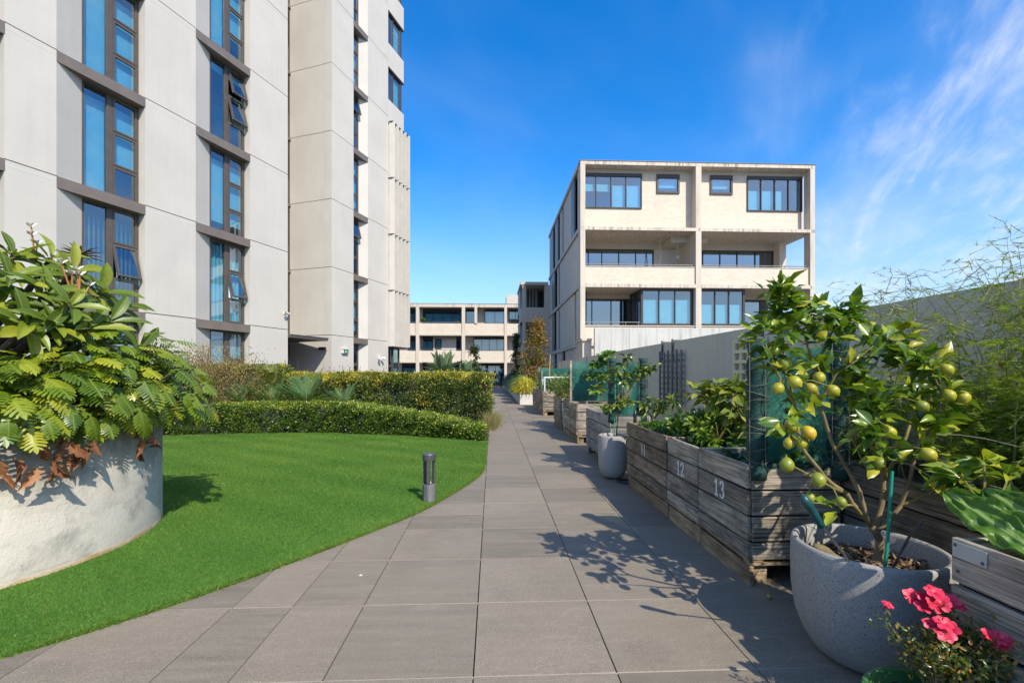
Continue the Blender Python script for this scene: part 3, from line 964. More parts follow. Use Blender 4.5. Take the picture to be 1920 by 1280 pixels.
    for a, b in ((.3, 3.25), (9.1, 12.4)):
        rl = MB().tube([(a, .18, 4.13), (b, .18, 4.13)], .022, 8)
        for q in range(5):
            x = a + .1 + q * (b - a - .2) / 4
            rl.box(x - .018, .165, 3.945, x + .018, .195, 4.12)
        rl.build('railing', M['rail'], r)
    bx('front_wall', BR, r, .26, .15, 0, 12.48, .4, 2.86)
    # shaded long side with tall slots
    segs = {(9.18, 12.41): [(.97, 2.7), (5.9, 6.5), (7.5, 8.9), (9.9, 11.6)], (6.16, 8.96): [(7.6, 8.3), (8.8, 11.2)], (3.06, 5.94): [(1.4, 1.9), (7.6, 8.3), (9.2, 11.2)], (0, 2.84): [(5.2, 6.4), (9, 10.2)]}
    for (z0, z1), ws in segs.items():
        y = .57
        for a, b in ws + [(D, None)]:
            bx('side_wall', BR, r, .03, y, z0, .3, a, z1)
            if b is None: break
            f = MB().box(.10, a, z0, .22, a + .06, z1).box(.10, b - .06, z0, .22, b, z1).box(.10, a + .06, z0, .22, b - .06, z0 + .06).box(.10, a + .06, z1 - .1, .22, b - .06, z1)
            w = f.build('window', M['frame_bronze'], r)
            bx('pane', M['glass_far'], w, .16, a + .06, z0 + .06, .17, b - .06, z1 - .1)
            bx('room_back', M['interior'], w, .6, a, z0, .62, b, z1)
            if b - a > 1:
                bx('side_shutter', M['bronze'], w, -.02, a + (b - a) * .45, z0 + .02, .06, b, z1 - .02)
            y = b
    bx('core', M['interior'], r, .65, 3.4, 0, 12.1, D - .3, 12.4)
    bx('rear_wall', BR, r, .3, D - .3, 0, W, D, 12.42)
    bx('side_wall', BR, r, 12.4, 3.0, 0, 12.7, D - .3, 12.42)
    bx('side_wall', BR, r, 12.4, .86, 9.16, 12.7, 3.0, 12.42)
    return r
block = build_block()
# two hanging macrame planters on the middle balcony
M['cord'] = m_plain('pale_cord', (.55, .48, .36), .9)
M['plantgreen'] = m_noise('balcony_leaves', (.03, .07, .015), (.07, .14, .03), 9, .6, .3, 30)
hp = empty('hanging_planter', (9.35, 25.0, 7.75), 0, None, 'planter', 'woven hanging planters on the middle balcony')
c = MB()
for k in range(4):
    a = k * PI / 2
    c.tube([(.0, 0, 1.2), (.09 * math.cos(a), .09 * math.sin(a), .25), (.10 * math.cos(a), .10 * math.sin(a), .05), (0, 0, -.1), (0, 0, -.35)], .012, 5)
c.build('cords', M['cord'], hp)
MB().lathe([(.06, 0), (.10, .08), (.11, .2), (.09, .2)], 10).build('pot', M['cord'], hp)
hp['label'] = 'woven hanging planter left of centre on the middle balcony'
h2 = copy_tree(hp); h2.location = (10.35, 25.0, 7.75)
h2['label'] = 'woven hanging planter close to the dividing wall on the middle balcony'

# pale low wall in front of the block
lw = empty('low_wall', (4.88, 21.5, 0), 0, 'pale stained concrete wall in front of the cream apartment block', 'wall')
for a, b in ((0, 1.66), (1.675, 5.1), (5.115, 12.0)):
    bx('wall_panel', M['wallpale'], lw, a, 0, 0, b, .22, 3.57)
bx('wall_return', M['cream'], lw, -.45, .7, 0, -.003, 2.2, 3.0)
bx('wall_cap', M['cream'], lw, -.5, .6, 3.002, -.003, 2.25, 3.12)

# ---------------- corner balcony wing
wg = empty('balcony_wing', (2.4, 38, 0), 0, 'shaded grey corner wing with slatted balconies beyond the brick block', 'building')
GY = M['cream']
bx('roof', GY, wg, -.05, -.05, 8.82, 2.3, 5, 9.06)
for z0, z1, p in ((5.7, 6.93, 1), (2.7, 3.9, 1)):
    bx('parapet', GY, wg, .0, 0, z0, 2.25, .25, z1)
    bx('side_parapet', GY, wg, 0, .25, z0, .25, 3, z1)
    bx('floor_slab', GY, wg, 0.01, .26, z0, 2.25, 5, z0 + .25)
for z0, z1 in ((6.93, 8.82), (3.9, 5.7), (0, 2.7)):
    bx('column', GY, wg, .12, .03, z0, .40, .3, z1)
    bx('column', GY, wg, 1.98, .03, z0, 2.25, .35, z1)
    bx('side_wall', GY, wg, .03, 2.0, z0, .24, 5, z1)
    bx('back_wall', M['interior'], wg, .25, 3.2, z0, 2.25, 3.4, z1)
    for q in range(9):
        bx('batten', M['white_render'] if q % 2 else M['louvre'], wg, .42 + q * .14, 1.7, z0 + (.26 if z0 else 0), .48 + q * .14, 1.78, z1 - .01)
bx('end_wall', GY, wg, 2.25, .02, 0, 2.6, 5, 8.81)

# ---------------- far block closing the path
def build_far():
    r = empty('far_apartment_block', (-12, 52, 0), 0, 'low three storey cream block closing the far end of the path', 'building')
    C, BR, S = M['cream'], M['brick'], M['soffit']
    X = lambda x: x + 12
    bx('roof', M['slab'], r, X(-14), 0, 8.95, X(6), 9, 9.33)
    bx('roof_cap', M['rail'], r, X(-14), -.03, 9.332, X(6), 8, 9.36)
    bx('rooftop_box', S, r, X(1.71), 3, 9.362, X(3.6), 6, 10.9)
    for z in (5.72, 2.62): bx('floor_slab', C, r, X(-14), .02, z, X(6), 2, z + .2)
    for z0, z1 in ((5.925, 7.1), (2.825, 3.98)):
        for a, b in ((-14, -3.5), (-3.08, 1.62), (1.7, 6)):
            bx('parapet', BR, r, X(a), .1, z0, X(b), .3, z1)
            rl = MB().tube([(X(a), .2, z1 + .14), (X(b), .2, z1 + .14)], .03, 6)
            q = a + .3
            while q < b: rl.box(X(q) - .02, .18, z1, X(q) + .02, .22, z1 + .12); q += 1.4
            rl.build('railing', M['rail'], r)
    for x0, x1, z0, z1 in ((-3.47, -3.1, 0, 8.95), (-8.65, -8.28, 0, 8.95), (-2.02, -1.72, 7.1, 8.95), (1.38, 1.68, 0, 8.95), (4.6, 4.9, 0, 8.95)):
        bx('column', C, r, X(x0), -.02, z0, X(x1), .5, z1)
    def wins(z0, z1, lst):
        x = -14
        for a, b, n in lst:
            if a > x: bx('back_wall', S, r, X(x), 1.5, z0, X(a), 1.7, z1 + .25)
            window(r, X(a), X(b), z0, z1, 1.4, (1,) * n, .07, .12, gl='glass', back=1.0, blinds=[(.05, .95, .1, .9)] if (n % 2 == 0) else ())
            bx('lintel', M['frame_dark'], r, X(a), 1.42, z1 + .002, X(b), 1.7, z1 + .25)
            x = b
        bx('back_wall', S, r, X(x), 1.5, z0, X(6), 1.7, z1 + .25)
    wins(5.93, 8.70, [(-9.8, -8.5, 2), (-8.1, -3.5, 4), (-3.1, -2.0, 1), (-.9, 1.5, 2), (1.95, 4.2, 3)])
    wins(2.83, 5.45, [(-9.8, -8.6, 2), (-8.2, -6.9, 2), (-4.2, -3.5, 1), (-2.2, 1.5, 4)])
    wins(0, 2.35, [(-10.5, -8.7, 2), (-8.1, -3.6, 4), (-3.0, 1.5, 4)])
    bx('white_panel', M['white_render'], r, X(-6.88), 1.3, 2.83, X(-4.22), 1.498, 5.4)
    window(r, X(-6.64), X(-5.9), 4.3, 5.4, 1.2, (1,), .1, .09, back=0)
    bx('core', M['interior'], r, X(-13.8), 2.9, 0, X(5.8), 8.8, 8.94)
    return r
build_far()

# ---------------- grey boundary wall along the planters
bw = empty('boundary_wall', (3.1, -1, 0), 0, 'long grey concrete boundary wall behind the timber planters', 'wall')
ys = [-2.0, 1.4, 5.09, 7.9, 11.54, 14.84, 18.0, 21.4]
for a, b in zip(ys[:-1], ys[1:]):
    bx('wall_panel', M['wallgrey'], bw, 0, a + 1.006, 0, .16, b + .994, 1.95)
for y in (5.09, 11.54, 14.84, 20.2):
    k = MB().box(-.012, y + .98, 1.55 if y < 6 else 1.7, -.002, y + 1.02, 1.99).box(-.012, y + .98, 1.953, .10, y + 1.02, 1.963)
    k.build('bracket', M['darkmetal'], bw)

# ================================================================== LEFT: RAISED CONCRETE PLANTER
M['stain'] = m_plain('rust_stain', (.35, .18, .06), .9)
t = empty('round_planter', (*PLC, 0), 0, 'large curved pale concrete planter on the lawn at the left', 'planter')
MB().lathe([(1.5, -.02), (1.5, .90), (1.485, .94), (1.46, .955), (1.36, .955), (1.34, .93), (1.34, .70)], 96).build('wall', M['planter'], t, smooth=True)
MB().disc(1.345, .80, 48).build('soil', M['soil'], t)
MB().lathe([(1.503, .0), (1.502, .035), (1.499, .05)], 96, wob=.0004).build('base_stain', m_noise('base_stain', (.42, .25, .10), (.60, .52, .42), 5, .9, .1, 30), t)

# ---- frangipani above it
LV = lambda stops, **k: m_leaf(**k, stops=stops)
M['plum'] = m_leaf('frangipani_leaf', [(0, (.065, .115, .012)), (.5, (.15, .225, .018)), (.85, (.29, .34, .025)), (1, (.48, .44, .035))], .40, .30, True, (.26, .31, .06), ribw=.014)
plum_mesh = [leaf_mesh('frangipani_leaf', M['plum'], [(0, .008), (.06, .012), (.14, .06), (.3, .12), (.5, .15), (.7, .145), (.86, .095), (.95, .04), (1, .004)], f, dr, .06, 6) for f, dr in ((.14, .28), (.2, .5), (.1, .12))]
pt = empty('frangipani', (*PLC, .8), 0, 'big leaved frangipani bush with white flowers rising out of the concrete planter', 'plant')
ROS = [(0.45, -0.1, 2.06), (0.69, -0.01, 2.33), (1.0, -0.33, 2.08), (0.8, 0.18, 2.36), (1.16, -0.24, 2.0), (1.08, 0.07, 2.22), (1.34, -0.25, 1.90), (1.22, 0.16, 2.07), (1.38, 0.05, 1.82), (1.02, -0.43, 1.87), (0.53, -0.11, 2.24), (1.22, -0.44, 1.74), (1.22, 0.36, 1.99), (1.38, -0.15, 1.74), (.5, .35, 1.72), (.85, .40, 1.66), (1.15, .35, 1.66), (1.35, .40, 1.62), (.7, .2, 1.95), (1.0, .15, 1.85), (1.2, .0, 1.62), (.3, .1, 1.65), (0.92, -0.43, 2.02), (1.3, -0.34, 1.77), (0.2, 0.1, 2.2), (0.6, .5, 2.2)]
tb = MB()
root = Vector((.1, .05, 0))
for i, p in enumerate(ROS):
    q = Vector((p[0], p[1], p[2] - .80))
    mid1 = root.lerp(q, .35) + Vector((0, 0, .35 - .1 * (i % 3)))
    mid2 = root.lerp(q, .75) + Vector((0, 0, .08))
    tb.tube([root, mid1, mid2, q], [.055, .04, .026, .016], 7)
tb.tube([(.1, .05, -.1), (.1, .05, .1)], .07, 8)
tb.tube([(-.3, .1, .85), (.3, -.25, 1.02), (.75, -.42, 1.08), (1.0, -.45, 1.14)], [.035, .034, .03, .018], 7)
tb.build('branches', M['bark_dark'], pt, smooth=True)
ROS2 = [(Vector((p[0], p[1], p[2] - .80)), (Vector((p[0] * .8, p[1] * .6 - .12, 1.0)))) for p in ROS]
ROS2 += [(Vector((.95, .30, 1.30)), Vector((.4, .2, 1))), (Vector((.35, -.3, 1.25)), Vector((.1, -.4, 1)))]
for c, ax in ROS2:
    ax = ax.normalized()
    for k in range(13):
        a = k * 2.399 + random.uniform(-.2, .2)
        e = .95 * (k / 13) + .25 + random.uniform(-.1, .1)
        x = ax.orthogonal().normalized(); y = ax.cross(x)
        d = (x * math.cos(a) + y * math.sin(a)) * math.sin(e + .35) + ax * math.cos(e + .35)
        d.z -= .12
        place_leaf(random.choice(plum_mesh), pt, c + d * .012 - ax * (.05 * k / 13), d, ax + rv(.15), random.uniform(.15, .275), wx=random.uniform(.9, 1.3))
M['petal_white'] = m_plain('white_petal', (.82, .78, .66), .5)
pm = leaf_mesh('flower', M['petal_white'], [(0, .02), (.3, .2), (.7, .3), (1, .05)], .1, -.2)
M['bud'] = m_plain('pink_stem', (.42, .16, .06), .5)
for c in ((.80, .05, 1.72), (1.22, -.10, 1.40), (1.29, -.12, 1.34), (.70, -.2, 1.62)):
    c = Vector(c)
    fs = MB()
    for k in range(3):
        cc = c + rv(.06)
        fs.tube([c - Vector((0, 0, .2)), cc], .006, 5)
        for q in range(5):
            a = q * 2 * PI / 5
            place_leaf(pm, pt, cc, (math.cos(a), math.sin(a) - .5, .35), (0, -.6, 1), .05, 'petal')
    fs.build('flower_stem', M['bud'], pt)

# ---- lobed philodendrons hanging over the rim
M['phil'] = m_leaf('philodendron_leaf', [(0, (.075, .14, .012)), (.45, (.17, .255, .014)), (.8, (.32, .37, .02)), (1, (.50, .48, .03))], .36, .28, True, (.34, .36, .06), spec=.5, ribw=.010)
M['dead'] = m_leaf('dead_leaf', [(0, (.14, .055, .022)), (.5, (.27, .105, .04)), (1, (.42, .19, .08))], .7, .15, True)
M['petiole'] = m_noise('petiole', (.08, .12, .02), (.16, .19, .04), 9, .5, .05, 40)
def lobed(name, mat, n=6, w=.30, droop=.35, curl=0.0):
    V, F = [], []
    def z(u, t): return -droop * t * t - (abs(u) ** 1.5) * .7 - curl * math.sin(t * 5) * abs(u) * .6 + abs(u) * .18
    def add(pts):
        b = len(V)
        V.extend([(x, y, z(x, y)) for x, y in pts])
        return b
    for s in (-1, 1):
        for i in range(n):
            t0 = .02 + i / n * .80
            L = w * (math.sin(PI * (.22 + .66 * i / (n - 1)))) ** .8
            fw = .10 - .16 * (i == 0) + .04 * i / n
            b = add([(0, t0), (s * L * .38, t0 + fw * .55 + .006), (s * L * .82, t0 + fw + .0), (s * L * 1.02, t0 + fw + .07), (s * L * .84, t0 + fw + .105), (s * L * .34, t0 + fw * .55 + .085), (0, t0 + .130)])
            f = [(0, 1, 5, 6), (1, 2, 4, 5), (2, 3, 4)]
            F.extend([tuple(b + k for k in (q if s > 0 else q[::-1])) for q in f])
    b = add([(0, .82), (.07, .86), (.075, .93), (0, 1.06), (-.075, .93), (-.07, .86)])
    F.extend([(b, b + 1, b + 2, b + 3), (b, b + 3, b + 4, b + 5)])
    return MB().add(V, F).mesh(name, True, mat)
PH = [lobed('philodendron_leaf', M['phil'], 7, .40, .30), lobed('philodendron_leaf', M['phil'], 8, .36, .5, .1), lobed('philodendron_leaf', M['phil'], 7, .44, .12, .15)]
DD = [leaf_mesh('dead_leaf', M['dead'], [(0, .02), (.12, .05), (.25, .20), (.35, .12), (.5, .26), (.6, .13), (.75, .20), (.85, .07), (1, .01)], f, dr, .7, 7) for f, dr in ((.3, .5), (-.3, -.2), (.45, .2))]
def philodendron(ang, label, n=135, rad=1.14, out=(.28, .60), zc=.86, zr=(.16, 1.2), dead=5, big=1.0):
    a0 = math.radians(ang)
    base = Vector((rad * math.cos(a0), rad * math.sin(a0), 0))
    o = empty('philodendron', (PLC[0] + base.x, PLC[1] + base.y, .86), 0, label, 'plant', 'lobed leaf philodendrons around the planter rim')
    pm = MB()
    od = Vector((math.cos(a0), math.sin(a0), 0))
    for k in range(n):
        a = a0 + random.gauss(0, .75)
        h = random.random()
        el = zr[0] + (zr[1] - zr[0]) * h
        d = Vector((math.cos(a) * math.cos(el), math.sin(a) * math.cos(el), math.sin(el)))
        R = random.uniform(*out)
        p0 = Vector((random.uniform(-.1, .1), random.uniform(-.1, .1), 0))
        tip = p0 + d * R + Vector((0, 0, .10 + .06 * h))
        mid = p0 + d * R * .5 + Vector((0, 0, .13))
        pm.tube([p0, mid, tip], [.008, .006, .005], 5)
        ld = Vector((math.cos(a) * (.35 + .65 * h), math.sin(a) * (.35 + .65 * h), -.75 + .85 * h + random.uniform(-.2, .2)))
        up = Vector((math.cos(a) * .9, math.sin(a) * .9 - .15, .55 + .6 * h)) + rv(.25)
        place_leaf(random.choice(PH), o, tip, ld, up, big * random.uniform(.125, .215))
    pm.build('petioles', M['petiole'], o)
    for k in range(dead):
        a = a0 + (random.gauss(-.13, .07) if k % 5 < 3 else random.gauss(.12, .06))
        rr = 1.53 + random.uniform(.0, .13)
        p = Vector((rr * math.cos(a), rr * math.sin(a), random.uniform(-.08, .14))) - base
        place_leaf(random.choice(DD), o, p, Vector((math.cos(a) * .25, math.sin(a) * .25, -1)) + rv(.6), Vector((math.cos(a), math.sin(a), .2)) + rv(.9), random.uniform(.09, .19), 'dead_leaf', random.uniform(.5, 1.2))
    return o
philodendron(-92, 'lobed philodendron at the far left spilling over the planter rim', dead=3)
philodendron(-68, 'lobed philodendron with brown dead leaves over the planter below the frangipani trunk', dead=16)
philodendron(-46, 'lobed philodendron over the front of the planter with a big clump of dead leaves', dead=10)
philodendron(-26, 'lobed philodendron over the front right of the planter above the grey stain', dead=26)
philodendron(-6, 'lobed philodendron leaning out over the right edge of the planter', dead=11, out=(.36, .66))
philodendron(14, 'lobed philodendron reaching furthest right towards the lawn', dead=2, out=(.40, .84), zc=.95)
philodendron(36, 'lobed philodendron at the back right of the planter', dead=0, out=(.40, .80))
philodendron(-20, 'lobed philodendron filling the middle of the planter under the frangipani', n=90, rad=.72, dead=0, out=(.4, .62), zr=(.4, 1.4))
philodendron(-62, 'lobed philodendron in the middle left of the planter under the dark branches', n=84, rad=.75, dead=0, out=(.35, .6), zr=(.3, 1.4))
# dark red bromeliad on top
M['brom'] = m_leaf('red_bromeliad', [(0, (.07, .02, .015)), (.6, (.14, .04, .02)), (1, (.16, .10, .03))], .4, .2, True)
bm_ = leaf_mesh('bromeliad_leaf', M['brom'], [(0, .05), (.3, .075), (.7, .06), (1, .004)], .2, .45)
bo = empty('bromeliad', (PLC[0] + .82, PLC[1] + .42, 2.42), 0, 'dark red leafy rosette poking out on top of the frangipani', 'plant')
for k in range(26):
    a, e = k * 2.4, .3 + .9 * (k / 26)
    place_leaf(bm_, bo, (0, 0, .0), (math.cos(a) * math.cos(e), math.sin(a) * math.cos(e), math.sin(e)), (0, 0, 1), random.uniform(.13, .19))
MB().tube([(0, 0, -.4), (0, 0, .02)], .02, 6).build('stem', M['bark_dark'], bo)

# ================================================================== HEDGES AND SHRUBS
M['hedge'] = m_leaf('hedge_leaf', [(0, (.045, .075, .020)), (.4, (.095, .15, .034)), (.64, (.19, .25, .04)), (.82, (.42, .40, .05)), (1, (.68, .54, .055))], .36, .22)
M['lowhedge'] = m_leaf('low_hedge_leaf', [(0, (.036, .075, .012)), (.5, (.10, .18, .022)), (.8, (.23, .31, .03)), (1, (.42, .44, .05))], .32, .22, spec=.6)
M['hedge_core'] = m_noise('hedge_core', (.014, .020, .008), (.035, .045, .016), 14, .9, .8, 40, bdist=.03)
def hedge(name, label, front, depth, hf, nclump, per, L, W, mat, rad, top_bias=.3, ends=True, cat='hedge'):
    """front: polyline (x,y) left to right; depth towards +y; hf(u) height; leaf clumps over front, top and ends"""
    o = empty(name, (front[0][0], front[0][1], 0), 0, label, cat)
    f = np.array(front, float) - np.array(front[0])
    seg = np.linalg.norm(np.diff(f, axis=0), axis=1); cum = np.concatenate([[0], np.cumsum(seg)]) / seg.sum()
    def at(u): return np.stack([np.interp(u, cum, f[:, 0]), np.interp(u, cum, f[:, 1])], 1)
    # clump centres
    C, Nn = [], []
    hm = max(hf(0), hf(.5), hf(1)); tot = seg.sum()
    wts = np.array([tot * hm, tot * depth, depth * hm * (1 if ends else 0), depth * hm * .6 * (1 if ends else 0), tot * hm * .3]); wts /= wts.sum()
    k = RNG.choice(5, nclump, p=wts)
    u = RNG.random(nclump); v = RNG.random(nclump)
    u = np.where(k == 2, 1.0, np.where(k == 3, 0.0, u))
    h = np.array([hf(q) for q in u])
    p = at(u)
    nr = np.zeros((nclump, 3))
    z = np.where(k == 1, h, v * h)
    yo = np.where((k == 0), 0, np.where(k == 4, depth, v * depth))
    yo = np.where((k == 2) | (k == 3), RNG.random(nclump) * depth, yo)
    nr[k == 0] = (0, -1, .25); nr[k == 1] = (0, 0, 1); nr[k == 2] = (1, 0, .2); nr[k == 3] = (-1, 0, .2); nr[k == 4] = (0, 1, .2)
    # rounded shoulders
    edge = np.clip((z / h - .8) / .2, 0, 1) * (k != 1)
    C = np.stack([p[:, 0], p[:, 1] + yo, z], 1) - unit(nr) * rad * RNG.uniform(.35, 1.45, nclump)[:, None]
    nr = unit(nr + RNG.normal(0, .22, (nclump, 3)) + np.stack([np.zeros(nclump), np.zeros(nclump), .5 * edge], 1))
    cn = np.repeat(np.arange(nclump), per)
    n = len(cn)
    dd = unit(rand_dirs(n) + nr[cn] * .9)
    r = rad * RNG.uniform(.55, 1.12, n) * np.repeat(RNG.uniform(.75, 1.25, nclump), per)
    pos = C[cn] + dd * r[:, None]
    hh = np.repeat(h, per)
    stray = np.where(RNG.random(n) < .05, .11, .03) * RNG.random(n)
    pos[:, 2] = np.where(pos[:, 2] > hh + .03, hh + stray, pos[:, 2])
    pos[:, 2] = np.maximum(pos[:, 2], .02)
    ld = unit(dd + np.array([0, -.1, .45]) + RNG.normal(0, .5, (n, 3)))
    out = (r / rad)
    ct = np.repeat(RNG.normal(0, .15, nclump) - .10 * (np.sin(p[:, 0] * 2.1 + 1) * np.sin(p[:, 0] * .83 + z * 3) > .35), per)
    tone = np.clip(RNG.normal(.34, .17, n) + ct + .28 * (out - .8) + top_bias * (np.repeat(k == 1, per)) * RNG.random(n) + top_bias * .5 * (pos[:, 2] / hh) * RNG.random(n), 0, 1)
    # some leaves fill the inside
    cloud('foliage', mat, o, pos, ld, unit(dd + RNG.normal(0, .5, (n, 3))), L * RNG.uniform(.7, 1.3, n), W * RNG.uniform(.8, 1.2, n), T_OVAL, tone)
    # solid lumpy core filling the inside, coloured darker than the leaves
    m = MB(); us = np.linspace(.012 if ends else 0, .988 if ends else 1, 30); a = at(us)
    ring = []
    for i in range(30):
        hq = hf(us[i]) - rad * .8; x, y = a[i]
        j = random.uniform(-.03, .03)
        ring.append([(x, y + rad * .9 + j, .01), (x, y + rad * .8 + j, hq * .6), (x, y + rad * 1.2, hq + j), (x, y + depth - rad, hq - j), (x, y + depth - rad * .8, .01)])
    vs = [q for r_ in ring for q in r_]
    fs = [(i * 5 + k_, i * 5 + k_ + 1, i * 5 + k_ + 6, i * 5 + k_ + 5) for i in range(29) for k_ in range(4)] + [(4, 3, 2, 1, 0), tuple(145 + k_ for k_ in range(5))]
    m.add(vs, fs).build('inner_core', M['hedge_core'], o, smooth=True)
    return o
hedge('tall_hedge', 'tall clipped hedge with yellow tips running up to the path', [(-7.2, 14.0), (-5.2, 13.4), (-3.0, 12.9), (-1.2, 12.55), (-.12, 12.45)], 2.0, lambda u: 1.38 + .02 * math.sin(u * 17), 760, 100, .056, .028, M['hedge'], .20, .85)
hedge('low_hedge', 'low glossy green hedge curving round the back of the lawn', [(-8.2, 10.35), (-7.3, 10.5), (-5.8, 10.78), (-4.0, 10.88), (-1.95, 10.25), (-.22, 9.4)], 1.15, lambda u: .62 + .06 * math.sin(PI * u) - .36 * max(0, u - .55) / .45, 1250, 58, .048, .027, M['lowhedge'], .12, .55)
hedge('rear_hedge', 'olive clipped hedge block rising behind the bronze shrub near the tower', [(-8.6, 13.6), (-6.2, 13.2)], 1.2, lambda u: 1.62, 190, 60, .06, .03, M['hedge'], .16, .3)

def shrub(name, label, c, R, H, n, L, W, mat, cat='shrub', zc=None, nst=7, tone=(.45, .25), bark='bark_dark', sparse=0.0, T=T_OVAL, group=None, clumps=26):
    o = empty(name, c, 0, label, cat, group)
    st = MB(); tips = []
    for k in range(nst):
        a = random.uniform(0, 2 * PI); rr = R * math.sqrt(random.random()) * .9
        tip = Vector((rr * math.cos(a), rr * math.sin(a), H * random.uniform(.7, 1)))
        st.tube([(rr * .1 * math.cos(a), rr * .1 * math.sin(a), 0), (rr * .55 * math.cos(a + .2), rr * .55 * math.sin(a + .2), tip.z * .5), tip], [.02, .014, .006], 5)
    st.build('stems', M[bark], o)
    cc = rand_dirs(clumps) * (RNG.random((clumps, 1)) ** .4) * np.array([R, R, H * .48]) + np.array([0, 0, H * .52])
    w = RNG.integers(0, clumps, n)
    sd = min(R, H * .5) * .26
    pos = cc[w] + RNG.normal(0, sd, (n, 3))
    pos[:, 2] = np.clip(pos[:, 2], .03, H * 1.08)
    dirs = unit((pos - np.array([0, 0, H * .3])) + RNG.normal(0, .5 * R, (n, 3)))
    cloud('foliage', mat, o, pos, dirs, unit(RNG.normal(0, .6, (n, 3)) + np.array([.1, -.3, .9])), L * RNG.uniform(.6, 1.3, n), W * RNG.uniform(.7, 1.2, n), T, np.clip(RNG.normal(tone[0], tone[1], n) + (RNG.normal(0, .12, clumps))[w], 0, 1))
    return o
M['bronzeleaf'] = m_leaf('bronze_leaf', [(0, (.10, .10, .028)), (.4, (.23, .18, .05)), (.7, (.42, .23, .075)), (1, (.55, .36, .12))], .45, .25)
M['redleaf'] = m_leaf('red_twig_leaf', [(0, (.06, .025, .018)), (.6, (.14, .05, .025)), (1, (.18, .12, .04))], .5, .2)
shrub('bronze_shrub', 'large bronze tipped shrub behind the cycads at the left end of the hedge', (-6.75, 11.7, 0), .95, 1.9, 6500, .05, .024, M['bronzeleaf'], tone=(.5, .25), clumps=44)
shrub('green_shrub', 'loose green and bronze shrub between the bronze shrub and the fern fronds', (-6.0, 12.35, 0), .75, 1.25, 3000, .05, .026, M['hedge'], tone=(.4, .2))
shrub('bronze_shrub', 'taller thin bronze shrub poking out behind the planter leaves', (-7.55, 12.0, 0), .60, 2.15, 3600, .05, .022, M['bronzeleaf'], tone=(.35, .25))
for x, y, h, lb in ((-6.75, 16.3, 1.95, 'bare reddish twigs standing against the shaded canopy wall'), (-5.1, 16.6, 1.72, 'sparse reddish shrub below the green exit sign'), (-4.1, 17.2, 1.72, 'sparse reddish shrub in front of the slot window'), (-5.9, 16.8, 1.58, 'low reddish shrub left of the exit sign')):
    shrub('red_shrub', lb, (x, y, 0), .42, h, 420, .055, .022, M['redleaf'], group='reddish shrubs behind the tall hedge', clumps=12)
# dry tuft at the end of the hedge
M['dry'] = m_leaf('dry_blade', [(0, (.20, .16, .06)), (.6, (.34, .28, .12)), (1, (.28, .30, .08))], .6, .3)
t = empty('grass_tuft', (.0, 12.1, 0), 0, 'straw coloured grass tuft at the path end of the hedge', 'plant')
n = 900
a = RNG.random(n) * 2 * PI
base = np.stack([RNG.normal(-.02, .09, n), RNG.normal(0, .5, n), np.full(n, .01)], 1)
cloud('blades', M['dry'], t, base, np.stack([np.cos(a) * .6 + .15, np.sin(a) * .6, np.full(n, 1.0)], 1), rand_dirs(n), RNG.uniform(.2, .5, n), .008, T_BLADE)
# round fresh shrub and fallen leaves are left to the mulch; cycads
M['cycad'] = m_leaf('cycad_leaflet', [(0, (.06, .13, .04)), (.5, (.12, .22, .065)), (1, (.24, .35, .10))], .35, .2, True)
M['fern'] = m_leaf('fern_leaflet', [(0, (.10, .13, .012)), (.5, (.20, .22, .02)), (1, (.32, .31, .03))], .4, .3, True)
def frond(mat, n=34, w=.16, arch=.5, lw=.012, sweep=.35):
    m = MB(); P = []
    for i in range(n + 1):
        t_ = i / n
        P.append(Vector((0, t_, arch * (math.sin(t_ * 1.9) * .45) - arch * .35 * t_ * t_)))
    m.tube(P[::3], [.008 * (1 - .7 * i / 12) for i in range(len(P[::3]))], 4)
    for i in range(3, n):
        t_ = i / n
        L = w * math.sin(PI * (.12 + .83 * t_)) ** .6
        for s in (-1, 1):
            b = P[i]; d = Vector((s, sweep + .4 * t_, .32)).normalized()
            e = b + d * L + Vector((0, 0, -.02))
            q = Vector((0, lw, 0))
            mdl = b + d * L * .5
            m.add([b - q * .5, mdl - q * .6, e, mdl + q * .6, b + q * .5], [(0, 1, 3, 4), (1, 2, 3)])
    return m.mesh('frond', False, mat)
FC = [frond(M['cycad'], 26, .17, .10, .016, .8), frond(M['cycad'], 26, .16, .28, .016, .8), frond(M['cycad'], 26, .17, .0, .016, .8)]
FF = [frond(M['fern'], 22, .17, .5, .02), frond(M['fern'], 22, .16, .8, .02)]
def cycad(loc, label, n, L, FM, el=(.15, 1.35), cat='plant', name='cycad', group='cycads behind the low hedge'):
    o = empty(name, loc, 0, label, cat, group)
    MB().lathe([(.12, 0), (.14, .12), (.09, .2), (.0, .24)], 10).build('trunk', M['bark_dark'], o)
    for k in range(n):
        a = k * 2.399; e = el[0] + (el[1] - el[0]) * ((k * .618) % 1)
        d = (math.cos(a) * math.cos(e), math.sin(a) * math.cos(e), math.sin(e))
        place_leaf(random.choice(FM), o, (0, 0, .2), d, (0, 0, 1) if e < 1.2 else (math.cos(a), math.sin(a), .3), L * random.uniform(.8, 1.1), 'frond')
    return o
cycad((-4.75, 11.85, .38), 'largest dark green cycad fanning out in front of the tall hedge', 36, .98, FC, (.12, 1.25))
cycad((-5.65, 12.0, .36), 'smaller cycad just left of the large cycad', 22, .85, FC)
cycad((-3.75, 11.75, .30), 'low cycad at the right of the large cycad half hidden by the low hedge', 22, .70, FC, (.3, 1.2))
cycad((-6.3, 11.75, .40), 'cycad between the fern clump and the bronze shrub', 18, .72, FC, (.3, 1.25))
cycad((-6.75, 10.75, .45), 'cycad standing over the left end of the low hedge by the planter', 16, .68, FC, (.2, 1.3))
